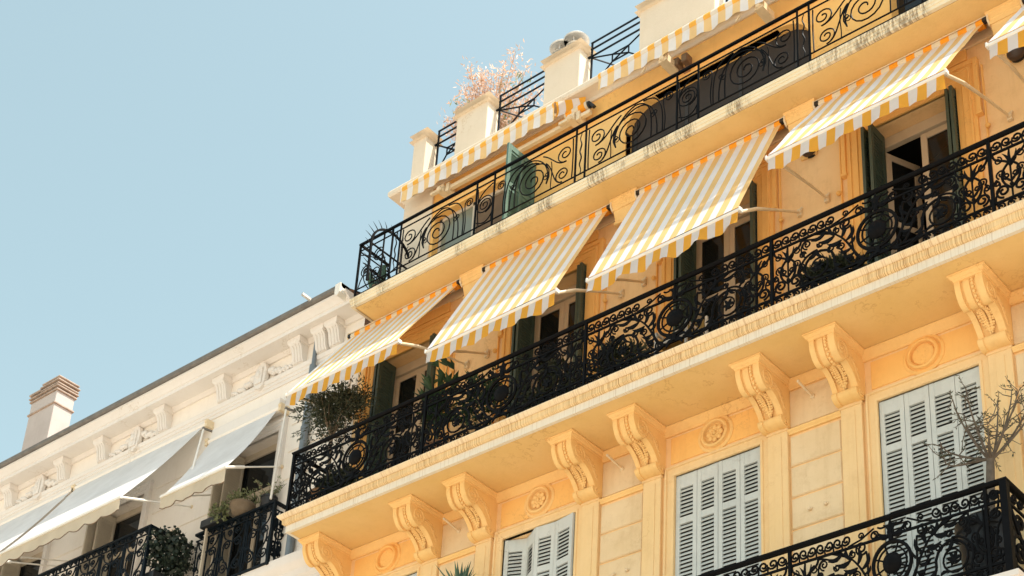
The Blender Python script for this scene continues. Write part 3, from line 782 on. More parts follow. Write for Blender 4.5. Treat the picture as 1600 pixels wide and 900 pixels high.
def rail_bars(parent, pts, z0, zt, zmid, zlow, w=.07):
    """handrail, thin rails and bottom rail following a plan polyline"""
    hr = MB(); hr.mould([(x,y,zt) for x, y in pts], (0,0,1), [(-w/2,-.028),(-w/2,-.006),(-w/2+.012,.0),(w/2-.012,.0),(w/2,-.006),(w/2,-.028),(w/2-.02,-.045),(-w/2+.02,-.045),(-w/2,-.028)]); build(hr, 'handrail', IRON, parent)
    lr = MB()
    for z in (zmid, zlow): lr.mould([(x,y,z) for x, y in pts], (0,0,1), [(-.012,-.012),(-.012,.012),(.012,.012),(.012,-.012),(-.012,-.012)])
    build(lr, 'rail', IRON, parent)
    br = MB(); br.mould([(x,y,z0+.022) for x, y in pts], (0,0,1), [(-.022,-.022),(-.022,.022),(.022,.022),(.022,-.022),(-.022,-.022)]); build(br, 'bottom_rail', IRON, parent)
mb = MB()
mb.bar((-4.325,-1.0,ZS),(-4.325,-1.0,1.36),.045)
RL = build(mb, 'balcony_railing', IRON, YB)
rail_bars(RL, [(-4.325,0),(-4.325,-1.0),(XR,-1.0)], ZS, 1.372, 1.135, .455)
for x in (-1.65, 1.165, 3.961, 6.737, 9.55):
    ps = MB().bar((x,-1.0,ZS),(x,-1.0,1.34),.036); ps.lathe([(.03,0),(.03,.03),(.02,.05)],(x,-1.0,ZS+.03),'z',8); build(ps, 'post', IRON, RL)
for x, sx in ((-2.99,.95),(-.243,1.0),(2.563,1.0),(5.35,.99),(8.14,1.0),(10.95,1.0)): place_panel(RL, x, -1.0, .29, sx)
# return of the railing at the building's end
rt_ = MB()
def ret(mb, x, ya, yb, z, r=.012):
    L = yb-ya; m_ = (ya+yb)/2
    for sg in (-1, 1):
        for pth in (spiral(sg*.24,.37,.19,.04,200 if sg > 0 else -20,-sg*1.7), spiral(sg*.20,.70,.10,.02,-60 if sg > 0 else 240,sg*1.4),
                    bez((0,.17),(sg*.1,.4),(sg*.25,.6),(sg*.4,.84)), spiral(sg*.15,.93,.05,.012,0,1.3), spiral(sg*.3,.93,.05,.012,90,-1.3), spiral(sg*.15,.085,.04,.012,0,1.3), spiral(sg*.3,.085,.04,.012,90,-1.3)):
            mb.tube([(x, m_+p[0]*L/.95, z+p[1]) for p in pth], r, 5)
    mb.bar((x,m_,z+.15),(x,m_,z+.86),.025)
ret(rt_, -4.325, -1.0, 0, .29); build(rt_, 'scrollwork', IRON, RL, smooth=True)

# --- upper balcony railing: thin scrolls
UY, UZ = -.66, ZU+.007
mb = MB().bar((-3.80,UY,ZU),(-3.80,UY,5.24),.03)
RU = build(mb, 'balcony_railing', IRON, YB)
hr = MB(); hr.mould([(-3.80,0,5.235),(-3.80,UY,5.235),(XR,UY,5.235)], (0,0,1), [(-.02,-.02),(-.02,.012),(.02,.012),(.02,-.02),(-.02,-.02)]); build(hr, 'handrail', IRON, RU)
hr = MB()
for z in (5.10, 4.34, 4.225): hr.mould([(-3.80,0,z),(-3.80,UY,z),(XR,UY,z)], (0,0,1), [(-.008,-.008),(-.008,.008),(.008,.008),(.008,-.008),(-.008,-.008)])
build(hr, 'rail', IRON, RU)
def upost(x):
    p = MB().bar((x,UY,ZU),(x,UY,5.23),.024,.02); build(p, 'post', IRON, RU)
def upanel(x0, x1, flip):
    """scroll panel: pair of C scrolls, great spiral, tall loops, little volute"""
    mb = MB(); L = x1-x0
    def T(path, r=.0105): mb.tube([((x1-p[0]*L/1.57) if flip else (x0+p[0]*L/1.57), UY, UZ+p[1]) for p in path], r, 5)
    T(spiral(.20,.66,.15,.03,-100,1.6)); T(spiral(.24,.30,.13,.03,-60,1.6))
    T(bez((.18,.51),(.36,.50),(.44,.72),(.62,.82))); T(bez((.24,.165),(.42,.16),(.40,.50),(.56,.66)))
    T(bez((.06,.15),(.05,.4),(.05,.6),(.06,.86)))
    T(spiral(.80,.46,.32,.035,215,-2.6), .011)
    T(bez((.54,.28),(.46,.50),(.60,.80),(.86,.86))); T(bez((.86,.86),(1.12,.84),(1.16,.60),(1.14,.14)))
    T(bez((.70,.74),(.95,.90),(1.26,.80),(1.24,.14))); T(bez((1.0,.86),(1.22,.86),(1.36,.74),(1.33,.14)))
    T(spiral(1.43,.70,.085,.02,180,-1.7), .009); T(bez((1.345,.70),(1.34,.5),(1.40,.45),(1.36,.14)), .009)
    for c in ((.53,.44),(.56,.40),(1.16,.52),(1.20,.55)): T(spiral(c[0],c[1],.038,.034,0,1.05,12), .007)
    T(bez((.46,.64),(.42,.40),(.47,.3),(.45,.14)), .008)
    build(mb, 'scrollwork', IRON, RU, smooth=True, angle=60)
def umid(x0, x1):
    mb = MB(); c = (x0+x1)/2
    for path in (spiral(0,.50,.16,.025,100,2.3), spiral(0,.50,.16,.15,100,-.5), bez((-.15,.86),(-.12,.6),(-.16,.5),(-.10,.15)), bez((.15,.84),(.0,.80),(-.14,.7),(-.15,.5)), bez((-.14,.22),(0,.12),(.1,.16),(.16,.30)), bez((.16,.5),(.17,.3),(.14,.2),(.15,.14))):
        mb.tube([(c+p[0], UY, UZ+p[1]) for p in path], .0095, 5)
    build(mb, 'scrollwork', IRON, RU, smooth=True, angle=60)
def uflame(x0, x1):
    mb = MB(); c = (x0+x1)/2
    mb.tube([(c+.014*math.sin(i*.9), UY, UZ+.14+.74*i/22) for i in range(23)], [.006+.006*math.sin(math.pi*i/22) for i in range(23)], 5); build(mb, 'scrollwork', IRON, RU)
per = 3.64
for k in range(-1, 3):
    p0, p1 = .559+per*k, .733+per*k; s0, s1 = p1+1.572, p1+1.572+.35; n0 = .559+per*(k+1)
    for x in (p0, p1, s0, s1): upost(x)
    uflame(p0, p1); upanel(p1, s0, False); umid(s0, s1); upanel(s1, n0, True)
mb = MB()
for path in (spiral(-3.35,.66+UZ,.13,.03,-100,-1.6), spiral(-3.38,.30+UZ,.12,.03,-60,-1.6), bez((-3.2,.5+UZ),(-3.4,.5+UZ),(-3.5,.7+UZ),(-3.76,.8+UZ)), bez((-3.3,.17+UZ),(-3.5,.2+UZ),(-3.5,.5+UZ),(-3.7,.62+UZ)), spiral(-3.62,.42+UZ,.12,.03,0,1.8)):
    mb.tube([(p[0], UY, p[1]) for p in path], .0095, 5)
for path in (spiral(-.33,.5+UZ,.26,.04,0,2.2), bez((-.62,.2+UZ),(-.5,.9+UZ),(-.2,.9+UZ),(-.05,.2+UZ)), spiral(-.15,.75+UZ,.08,.02,0,1.5)): mb.tube([(-3.80, p[0], p[1]) for p in path], .0095, 5)
build(mb, 'scrollwork', IRON, RU, smooth=True, angle=60)
# spiked arched grille closing the balcony's end
mb = MB(); gx = -3.36
gp = [(-.84, ZU+.02)]+[(-.84, 4.95)]+[(-.40-.44*math.cos(R(a)), 4.97+.44*math.sin(R(a))) for a in range(0, 181, 12)]+[(.04, 4.95),(.04, ZU+.02)]
mb.mould([(gx, y, z) for y, z in gp], (1,0,0), [(-.016,-.016),(-.016,.016),(.016,.016),(.016,-.016),(-.016,-.016)])
for y in (-.58,-.40,-.18): mb.bar((gx,y,ZU),(gx,y,4.97+math.sqrt(max(0,.44**2-(y+.40)**2))),.02)
for z in (4.45, 4.95): mb.bar((gx,-.84,z),(gx,.04,z),.022)
mb.bar((gx,-.60,4.3),(gx,-.2,4.95),.016); mb.bar((gx,-.2,4.3),(gx,-.6,4.95),.016)
GR = build(mb, 'end_grille', IRON, YB)
sp = MB()
for i in range(16):
    if i < 7: y, z, dy, dz = -.84, 4.35+.095*i, -.8, .35
    else:
        a = 12+(i-7)*15; y, z, dy, dz = -.40-.44*math.cos(R(a)), 4.97+.44*math.sin(R(a)), -math.cos(R(a)), math.sin(R(a))+.1
    pth = [(gx, y, z), (gx-.01, y+dy*.07, z+dz*.07+.01), (gx-.03, y+dy*.13-.01, z+dz*.13+.035)]
    sp.tube(pth, [.009,.006,.001], 4)
for i in range(14): sp.tube([(gx,-.80+.05*i,4.25),(gx+.02*random.uniform(-1,1),-.80+.05*i,4.33),(gx+.05*random.uniform(-1,1),-.82+.05*i,4.43)],[.008,.006,.001],4)
build(sp, 'spike', IRON, GR)

# --- lower right balcony
LZ = -3.98; LX = 6.60
mb = MB().box(1.2, LX+.02, -1.04, 0, LZ-.22, LZ-.004); build(mb, 'balcony_slab', SLABW, YB, bevel=.015)
mb = MB(); mb.mould([(LX+.03,0,LZ-.06),(LX+.03,-1.05,LZ-.06),(1.2,-1.05,LZ-.06)][::-1], (0,0,1), [(-.03,-.15),(.0,-.15),(.02,-.05),(.06,-.02),(.06,.04),(-.03,.06)]); build(mb, 'slab_edge', WHTM, YB, smooth=True, angle=30)
mb = MB().bar((6.573,-1.0,LZ),(6.573,-1.0,-2.925),.075,.075); RB = build(mb, 'balcony_railing', IRON, YB)
rail_bars(RB, [(1.3,-1.0),(6.573,-1.0),(6.573,0)], LZ, -2.915, -3.15, -3.83, .085)
for x in (1.35, 4.12, 6.37):
    ps = MB().bar((x,-1.0,LZ),(x,-1.0,-2.95),.034); build(ps, 'post', IRON, RB)
for x, sx in ((5.32,.86),(2.73,.98)): place_panel(RB, x, -1.0, -3.995, sx)
sc = MB(); ret(sc, 6.573, -1.0, 0, -3.995, .02)
for path in (bez((-.09,.17),(.06,.30),(-.08,.5),(.06,.66)), spiral(0,.72,.07,.02,0,1.4), spiral(0,.28,.07,.02,180,1.4), spiral(0,.93,.05,.015,0,1.4)): sc.tube([(6.47+p[0],-1.0,-3.995+p[1]) for p in path], .013, 5)
for k in range(9):
    q0 = Vector((6.573, -.9+.1*k, -3.8+.08*k)); sc.ball(q0, .05, 6, (.4,1,1.2))
build(sc, 'scrollwork', IRON, RB, smooth=True)

# ------------------------------------------------------------ striped awnings
PER = .232
AW_TOP = cloth('awning_stripes_sky_pale', (.92,.90,.88), (.92,.64,.27), PER, 0, .28, True, (.96,.40,.03))  # sky reflection on the slope is put in as paler stripes
AW_VAL = cloth('awning_stripes_valance', (.86,.83,.80), (.93,.47,.06), PER, 0, .42, True, (.97,.50,.05))
AW_ROLL = cloth('awning_stripes_roll_shade', (.76,.64,.46), (.95,.36,.02), PER, 0, .1)  # same cloth; shade and warm bounce on the roll are put into the colours
def awning(cx, yb, zb, label, hx=1.165, wave=0.0):
    t = empty('striped_awning', (cx, 0, 3.9), label, 'awning', 'yellow and white striped awnings over the balcony doors')
    y0, z0 = -.235, 3.885
    # cassette: thin cover, roller with striped cloth, end caps
    cv = MB(); cv.prism([(cx-hx-.03,-.02,4.03),(cx-hx-.03,-.19,4.03),(cx-hx-.03,-.245,3.985),(cx-hx-.03,-.235,3.975),(cx-hx-.03,-.185,4.01),(cx-hx-.03,-.02,4.01)], (2*hx+.06,0,0))
    cv.box(cx-hx-.03,cx+hx+.03,-.04,-.005,3.85,4.0); build(cv, 'cassette', METALC, t, bevel=.004)
    for sg in (-1, 1):
        x = cx+sg*(hx+.035); ec = MB(); ec.prism([(x-.012,-.0,4.035),(x-.012,-.20,4.035),(x-.012,-.255,3.985),(x-.012,-.255,3.90),(x-.012,-.20,3.84),(x-.012,-.0,3.84)], (.024,0,0)); e_ = build(ec, 'end_cap', METALC, t, bevel=.004)
        hl = MB().box(cx+sg*(hx-.005)-.028,cx+sg*(hx-.005)+.028,-.258,-.19,3.905,3.955); build(hl, 'cap_opening', HOLE, e_)
    rl = MB(); n = 24
    rl.lathe([(.0,-hx+.03),(.062,-hx+.03),(.062,hx-.03),(.0,hx-.03)], (cx,-.19,3.925), 'x', 18); build(rl, 'roller', AW_ROLL, t, smooth=True)
    # cloth
    fb = MB(); nx, ny = 48, 12; rr_ = random.Random(int(cx*100))
    for j in range(ny+1):
        v = j/ny
        for i in range(nx+1):
            u = i/nx; x = cx+(-1+2*u)*(hx-.02)
            sag = -.035*math.sin(math.pi*v)*(1-.6*abs(2*u-1)**3)
            wr = wave*(.012*math.sin(7*u+5*v+cx)+.010*math.sin(15*u-9*v)+.006*math.sin(31*u+14*v+cx))*math.sin(math.pi*v)+.006*math.sin(23*u+3*v+cx*2)*math.sin(math.pi*v)
            ed = .012*math.sin(math.pi*v)*(abs(2*u-1)**6)
            fb.v.append((x, y0+(yb-.018-y0)*v+(sag+wr)*.4, z0+(zb+.036-z0)*v+sag+wr+ed))
    fb.f = [(j*(nx+1)+i, j*(nx+1)+i+1, (j+1)*(nx+1)+i+1, (j+1)*(nx+1)+i) for j in range(ny) for i in range(nx)]
    build(fb, 'canopy', AW_TOP, t, smooth=True, angle=180)
    # hem strip and front bar
    bar = MB(); bar.mould([(cx-hx,yb,zb),(cx+hx,yb,zb)], (0,0,1), [(-.02,-.022),(-.03,.0),(-.02,.022),(.012,.03),(.028,.012),(.028,-.012),(.012,-.024),(-.02,-.022)]); build(bar, 'front_bar', METALW, t, bevel=.003)
    for sg in (-1, 1):
        e = MB().box(cx+sg*hx-.012,cx+sg*hx+.012,yb-.034,yb+.036,zb-.028,zb+.034); build(e, 'bar_cap', METALW, t, bevel=.004)
    # valance with soft scalloped hem
    vl = MB(); nx, ny = 96, 6
    for j in range(ny+1):
        v = j/ny
        for i in range(nx+1):
            u = i/nx; x = cx+(-1+2*u)*(hx-.025)
            hgt = .225+.028*math.cos((u*4.0+.5)*2*math.pi)+.012*math.sin(9*u+cx)
            cur = (.020*math.sin(u*26+cx*3)+.014*math.sin(u*61))*v*v
            vl.v.append((x, yb-.012-cur-.02*v, zb-.018-hgt*v))
    vl.f = [(j*(nx+1)+i, j*(nx+1)+i+1, (j+1)*(nx+1)+i+1, (j+1)*(nx+1)+i) for j in range(ny) for i in range(nx)]
    build(vl, 'valance', AW_VAL, t, smooth=True, angle=180)
    # drop arms
    for sg in (-1, 1):
        A = Vector((cx+sg*1.265, -.03, 2.50)); B = Vector((cx+sg*(hx-.02), yb+.03, zb-.005))
        if sg < 0: A = Vector((cx-1.18, -.03, 2.53))
        a = MB(); k = A.lerp(B, .74)+Vector((0,0,.05)); a.tube([A, A.lerp(k,.5)+Vector((0,0,.01)), k, B], [.016,.018,.024,.024], 8); ar_ = build(a, 'arm', METALC, t, smooth=True)
        b = MB().box(A.x-.03,A.x+.03,-.045,-.004,A.z-.06,A.z+.05); b.ball((A.x,-.05,A.z),.032,8); b.ball((A.x+.03,-.03,A.z+.055),.018,6); build(b, 'bracket', METALC, ar_)
    return t
awning(BAY[0], -1.317, 2.20, 'striped awning at the left corner of the yellow building, above the round potted bush', wave=1.2)
awning(BAY[1], -1.255, 1.835, 'striped awning between the corner awning and the steep middle one, its right arm bare', wave=.4)
awning(BAY[2], -1.24, 1.77, 'steep middle striped awning hanging lowest over the central balcony door', wave=.4)
awning(BAY[3], -1.44, 2.14, 'flatter creased striped awning above the open balcony door with one leaf ajar', wave=2.2)
awning(BAY[4], -1.46, 2.20, 'striped awning cut off by the right edge of the photo', wave=1.5)

# folded striped awnings on the top floor
AW_F = cloth('awning_stripes_folded', (.82,.80,.77), (.86,.60,.28), .24, 0, .15)
AW_FT = cloth('awning_stripes_folded_top', (.78,.70,.58), (.88,.45,.07), .24, 0, .1)
def folded(x0, x1, y, zt, zb, label, curl):
    cx = (x0+x1)/2
    t = empty('folded_awning', (cx, 0, 6.2), label, 'awning', 'rolled-up striped awnings under the roof terrace')
    tp = MB(); nx = 80
    for j, (dy, dz) in enumerate(((.10,.03),(.04,.035),(-.015,.012),(-.045,-.035),(-.05,-.075),(-.03,-.115))):
        for i in range(nx+1): tp.v.append((x0+(x1-x0)*i/nx, y+dy, zt+dz))
    tp.f = [(j*(nx+1)+i, j*(nx+1)+i+1, (j+1)*(nx+1)+i+1, (j+1)*(nx+1)+i) for j in range(5) for i in range(nx)]
    build(tp, 'cloth_roll', AW_FT, t, smooth=True, angle=180)
    vl = MB(); ny = 5
    for j in range(ny+1):
        v = j/ny
        for i in range(nx+1):
            u = i/nx; h = (zt-.10)-zb+.012*math.sin(u*34); cur = (.016*math.sin(u*75)+.012*math.sin(u*31))*v
            vl.v.append((x0+(x1-x0)*u, y-.028-cur, zt-.10-h*v))
    vl.f = [(j*(nx+1)+i, j*(nx+1)+i+1, (j+1)*(nx+1)+i+1, (j+1)*(nx+1)+i) for j in range(ny) for i in range(nx)]
    build(vl, 'valance', AW_F, t, smooth=True, angle=180)
    br = MB(); br.box(x0+.0,x1-.0,y+.0,y+.045,zt-.26,zt-.20); build(br, 'front_bar', METALC, t, bevel=.006)
    return t
fa = folded(-3.40, -.22, -.27, 6.46, 6.12, 'rolled-up striped awning at the left end of the top floor, its roller end uncovered', True)
tb = MB(); tb.bar((-2.62,-.13,6.06),(.36,-.13,6.06),.07,.07); build(tb, 'torsion_bar', METALC, fa, bevel=.008)
for x in (-2.58, .04):
    bk = MB(); bk.box(x-.06,x+.06,-.22,-.0,6.0,6.13); bk.box(x+.08,x+.15,-.19,-.03,5.98,6.14); bk.ball((x,-.24,6.03),.05,8); bk.bar((x-.22,-.2,6.05),(x-.05,-.2,6.05),.06,.05); build(bk, 'arm_bracket', METALC, fa, bevel=.006)
rl = MB(); rl.lathe([(.0,0),(.07,0),(.07,-.42),(.0,-.42)], (.32,-.14,6.20), 'x', 16); build(rl, 'roller', AW_ROLL, fa, smooth=True)
rl = MB(); rl.lathe([(.0,0),(.058,0),(.058,.03),(.0,.03)], (.318,-.14,6.20), 'x', 14); rl.bar((.34,-.14,6.22),(.42,-.13,6.12),.05,.05); build(rl, 'roller_end', HOLE, fa)
lp = MB()
for j in range(7):
    v = j/6
    for i in range(5):
        u = i/4; lp.v.append((-.22+.5*u*(1-v*.2), -.27+.10*u+.04*math.sin(3*v), 6.47-.30*v*(1-.5*u)-.10*u))
lp.f = [(j*5+i, j*5+i+1, (j+1)*5+i+1, (j+1)*5+i) for j in range(6) for i in range(4)]
build(lp, 'loose_flap', AW_VAL, fa, smooth=True, angle=180)
fb_ = folded(.74, 4.2, -.42, 6.34, 6.00, 'rolled-up striped awning over the wide arched top-floor opening', False)
for x in (1.85, 3.45):
    bk = MB(); bk.box(x-.07,x+.07,-.40,-.10,5.95,6.08); bk.ball((x,-.40,6.0),.05,8); ab = build(bk, 'arm_bracket', METALC, fb_, bevel=.006); hk = MB().bar((x-.3,-.4,6.0),(x-.36,-.4,5.93),.025); build(hk, 'hook', METALC, ab)

# ------------------------------------------------------------ white building
WB = empty('white_building', (-9, 0, GZ), 'cream white apartment building with bracketed cornice, plain pale awnings and beige shutters', 'building')
WX0 = -24.0
WBAY = [-16.2, -12.95, -10.05, -6.6]
wh = [(c-.60, c+.60, .25, 2.92) for c in WBAY]
mb = MB(); wall(mb, WX0, -4.255, GZ, 4.55, .0, .32, wh); mb.add([(WX0,0,GZ),(WX0,9,GZ),(WX0,9,4.5),(WX0,0,4.5)], [(0,1,2,3)]); build(mb, 'wall', WHT, WB)
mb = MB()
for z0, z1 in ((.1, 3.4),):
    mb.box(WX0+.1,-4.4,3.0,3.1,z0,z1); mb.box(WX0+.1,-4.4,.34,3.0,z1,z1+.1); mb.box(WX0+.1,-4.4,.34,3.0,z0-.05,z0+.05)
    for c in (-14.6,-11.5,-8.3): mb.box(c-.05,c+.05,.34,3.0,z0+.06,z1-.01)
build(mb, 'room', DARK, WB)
# cornice, gutter, roof slope
mb = MB(); mb.mould([(WX0,0,4.5),(-4.262,0,4.5)], (0,0,1), [(-.02,0),(.36,.0),(.36,.07),(.38,.08),(.40,.12),(.45,.16),(.47,.175),(.47,.215),(-.02,.22)]); build(mb, 'cornice', WHTM, WB, smooth=True, angle=28)
mb = MB(); mb.mould([(WX0,0,4.5),(-4.262,0,4.5)], (0,0,1), [(-.02,-.08),(.035,-.08),(.045,-.05),(.07,-.02),(.075,-.001),(-.02,-.001)]); build(mb, 'cornice', WHTM, WB, smooth=True, angle=28)
mb = MB(); mb.mould([(WX0,0,4.72),(-4.3,0,4.72)], (0,0,1), [(.36,0),(.50,0),(.53,.02),(.54,.075),(.525,.085),(.36,.085)]); build(mb, 'gutter', ZINC, WB, smooth=True, angle=30)
mb = MB(); mb.add([(WX0,-.36,4.80),(-4.3,-.36,4.80),(-4.3,6,6.7),(WX0,6,6.7)], [(0,1,2,3)]); build(mb, 'roof', ROOFT, WB)
mb = MB().bar((-5.02,-.52,4.78),(-5.05,-.70,4.82),.05,.04); mb.bar((-5.05,-.52,4.79),(-5.3,-.5,4.79),.03,.03); build(mb, 'gutter_spout', STEEL, WB)
# rainwater head at the party wall
mb = MB(); mb.prism([(-4.42,-.56,4.80),(-4.30,-.56,4.80),(-4.30,-.56,4.62),(-4.36,-.56,4.56),(-4.42,-.56,4.62)], (0,.2,0)); build(mb, 'hopper', METALW, WB)
# frieze base moulding
mb = MB(); mb.mould([(WX0,0,3.84),(-4.262,0,3.84)], (0,0,1), [(-.02,0),(.02,.0),(.025,.06),(.04,.07),(.045,.12),(.06,.13),(.075,.17),(.08,.20),(-.02,.205)]); build(mb, 'string_course', WHTM, WB, smooth=True, angle=28)
CX = [-16.9,-15.0,-13.69,-12.0,-10.79,-9.04,-7.45,-5.56,-5.01,-4.695]
def wconsole():
    mb = MB(); prof = [(0,0),(-.23,0),(-.23,-.10),(-.20,-.13),(-.16,-.18),(-.135,-.28),(-.12,-.36),(-.09,-.42),(-.05,-.44),(0,-.44)]
    mb.prism([(-.24,y,z) for y, z in prof], (.24,0,0)); o = build(mb, 'cornice_bracket', WHTM, WB, bevel=.008); o.data.transform(Matrix.Translation(org(WB)))
    fl = MB()
    for x in (-.19,-.12,-.05): fl.tube([(x,y-.003,z) for y, z in [(-.20,-.13),(-.16,-.18),(-.135,-.28),(-.12,-.36),(-.09,-.42)]], .022, 6)
    fl.mould([(-.24,0,0),(-.24,-.21,0),(0,-.21,0),(0,0,0)], (0,0,1), [(-.02,-.10),(.015,-.10),(.03,-.06),(.035,-.002),(-.02,-.002)])
    c = build(fl, 'fluting', WHTM, o, smooth=True, angle=40); c.data.transform(Matrix.Translation(org(WB)))
    return o
wc = wconsole()
for i, x in enumerate(CX):
    loc = Vector((x,0,4.498))-org(WB)
    if i == 0: wc.location = loc
    else: dup(wc, loc)
# cartouches with garlands between paired brackets
for c in (-15.95, -12.85, -9.95, -6.60):
    ct = MB()
    ct.prism([(c-.12,-.02,3.98),(c-.16,-.02,4.12),(c-.13,-.02,4.32),(c-.05,-.02,4.42),(c+.03,-.02,4.47),(c+.10,-.02,4.40),(c+.15,-.02,4.28),(c+.13,-.02,4.10),(c+.09,-.02,3.98),(c,-.02,3.92)], (0,-.09,0))
    ct.box(c-.09,c+.07,-.135,-.11,4.02,4.34); o = build(ct, 'cartouche', WHTM, WB, bevel=.02)
    gl = MB()
    for sg in (-1, 1):
        for k in range(11):
            u = .20+.055*k; gl.ball((c+sg*u,-.05,4.24-.11*math.sin(min(1,k/7)*math.pi*.5)+.03*math.sin(k*2.1)),.062-.0032*k,7,(1.1,.9,1)); gl.ball((c+sg*(u+.02),-.04,4.20-.09*math.sin(min(1,k/7)*math.pi*.5)-.03*math.sin(k*2.1)),.044-.0022*k,6)
    gl.ball((c-.02,-.13,4.20),.06,8,(1,.6,1.5)); build(gl, 'garland', WHTM, o, smooth=True, angle=80)
mb = MB(); mb.mould([(WX0,0,.05),(-4.33,0,.05)], (0,0,1), [(-.02,-.5),(.06,-.5),(.07,-.2),(.12,-.15),(.14,-.05),(.22,.02),(.24,.06),(.24,.19),(.22,.20),(-.02,.21)]); build(mb, 'string_course', WHTM, WB, smooth=True, angle=28)
# horizontal joints of the wall blocks between the windows
for a, b in ((-14.1+.55,-11.35),(-12.0,-11.0),(-9.15,-7.5),(-5.7,-4.42)):
    if b-a < 1.0: continue
for a, b in ((-15.3,-13.85),(-12.05,-10.95),(-9.15,-7.55),(-5.72,-4.42)):
    z = .30
    for k in range(6):
        h = .52; bl = MB()
        bl.mould([(b,0,z+.012),(b,0,z+h-.012),(a,0,z+h-.012),(a,0,z+.012)], (0,-1,0), [(-.01,.022),(0,.012),(0,-.004)], closed=True)
        bl.add([(a+.01,-.022,z+.022),(b-.01,-.022,z+.022),(b-.01,-.022,z+h-.022),(a+.01,-.022,z+h-.022)], [(0,1,2,3)]); build(bl, 'wall_panel', WHT, WB); z += h
for c in WBAY:
    fr = MB(); fr.mould([(c+.60,0,.26),(c+.60,0,2.92),(c-.60,0,2.92),(c-.60,0,.26)], (0,-1,0), [(0,-.02),(0,.03),(.05,.034),(.055,.05),(.13,.05),(.14,.07),(.18,.07),(.18,-.01)]); build(fr, 'window_surround', WHTM, WB, bevel=.005)
    fr = MB(); fr.box(c-.60,c-.52,.22,.29,.26,2.90); fr.box(c+.52,c+.60,.22,.29,.26,2.90); fr.box(c-.52,c+.52,.22,.29,2.80,2.915)
    fr.box(c-.52,c+.52,.225,.28,2.02,2.12); fr.box(c-.04,c+.04,.225,.28,.26,2.02); fo = build(fr, 'window_frame', FRAME, WB, bevel=.004)
    pn = MB().box(c-.52,c+.52,.25,.256,.26,2.80); build(pn, 'pane', GLASS, fo)
    for x, y0, y1 in ((c-.56,-.30,.18),(c-.475,-.16,.20)):
        sh = MB(); sh.box(x-.018,x+.018,y0,y0+.05,.28,2.86); sh.box(x-.018,x+.018,y1-.05,y1,.28,2.86)
        for za, zb in ((.28,.40),(1.5,1.6),(2.74,2.86)): sh.box(x-.016,x+.016,y0+.05,y1-.05,za,zb)
        sh.box(x-.004,x+.004,y0+.05,y1-.05,.4,2.75); so = build(sh, 'shutter', BEIGE, WB, bevel=.003)
        lv = MB(); z = .43
        while z < 2.72:
            if not 1.47 < z < 1.62: lv.prism([(x+.018,y0+.05,z-.014),(x+.02,y0+.05,z-.010),(x-.016,y0+.05,z+.020),(x-.018,y0+.05,z+.016)], (0,y1-y0-.10,0))
            z += .045
        lo_ = build(lv, 'slat', BEIGE, so, kind='stuff')
# window guard on the right and balcony on the left
def guard(x0, x1, y, z0, zt, mat, sides):
    mb = MB().bar((x1,y,z0),(x1,y,zt),.05); rl_ = build(mb, 'balcony_railing', mat, WB)
    pts = [(x0,0),(x0,y),(x1,y),(x1,0)]
    hr = MB(); hr.mould([(a,b,zt) for a, b in pts], (0,0,1), [(-.03,-.02),(-.03,.02),(.03,.02),(.03,-.02),(-.03,-.02)]); hr.mould([(a,b,zt-.12) for a, b in pts], (0,0,1), [(-.01,-.01),(-.01,.01),(.01,.01),(.01,-.01),(-.01,-.01)])
    hr.mould([(a,b,z0+.03) for a, b in pts], (0,0,1), [(-.018,-.018),(-.018,.018),(.018,.018),(.018,-.018),(-.018,-.018)]); build(hr, 'handrail', mat, rl_)
    H = zt-z0; n = max(2, round((x1-x0)/.62)); wd = (x1-x0)/n; sc = MB()
    for k in range(n):
        c = x0+wd*(k+.5)
        if k:
            p = MB().bar((x0+wd*k,y,z0),(x0+wd*k,y,zt),.024); build(p, 'post', mat, rl_)
        sc.bar((c,y,z0+.05),(c,y,zt-.13),.02)
        for sg in (-1, 1):
            for path in (bez((0,.10*H),(sg*.06,.35*H),(sg*.26,.35*H),(sg*.20,.58*H)), spiral(sg*.13,.60*H,.09,.02,-20 if sg > 0 else 200,sg*1.5), spiral(sg*.16,.24*H,.11,.02,100,sg*1.7), bez((0,.62*H),(sg*.08,.70*H),(sg*.22,.66*H),(sg*.24,.86*H)), spiral(sg*.10,.80*H,.06,.015,-90,-sg*1.4), spiral(sg*.25,.42*H,.05,.015,0,sg*1.4), spiral(sg*.08,.945*H,.045,.012,0,1.3), spiral(sg*.22,.945*H,.045,.012,180,-1.3), bez((sg*.29,.06*H),(sg*.2,.3*H),(sg*.31,.5*H),(sg*.27,.86*H))):
                sc.tube([(c+p[0]*wd/.62, y, z0+p[1]) for p in path], .013, 5)
    build(sc, 'scrollwork', mat, rl_, smooth=True)
    sd = MB(); L = -y; m_ = y/2; k = L/.95
    for sg in (-1, 1):
        for path in (spiral(sg*.22,.30*H,.17,.03,0,sg*1.7), spiral(sg*.2,.68*H,.15,.03,180,-sg*1.7), bez((0,.1*H),(sg*.2,.4*H),(-sg*.1,.6*H),(sg*.4,.9*H))): sd.tube([(x1, m_+p[0]*k, z0+p[1]) for p in path], .014, 5)
    if L < .4:
        for (yy, zz, rr_, a0, tn) in ((-.10,.82,.10,0,1.6),(-.12,.52,.12,180,-1.6),(-.10,.20,.09,0,1.6)): sd.tube([(x1+.0, yy+p[0], z0+zz*H+p[1]) for p in spiral(0,0,rr_,.02,a0,tn)], .014, 5)
        for k_ in range(6): sd.ball((x1+.02,-.05-.03*(k_ % 3),z0+.15*H*k_+.1),.035,6)
    build(sd, 'scrollwork', mat, rl_, smooth=True)
    return rl_
guard(-7.42, -5.56, -.25, .20, 1.31, IRONB, True)
guard(-12.2, -7.80, -.90, .20, 1.30, IRONB, True)
mb = MB().box(-12.25,-7.75,-.95,0,.0,.19); build(mb, 'balcony_slab', WHTM, WB, bevel=.02)
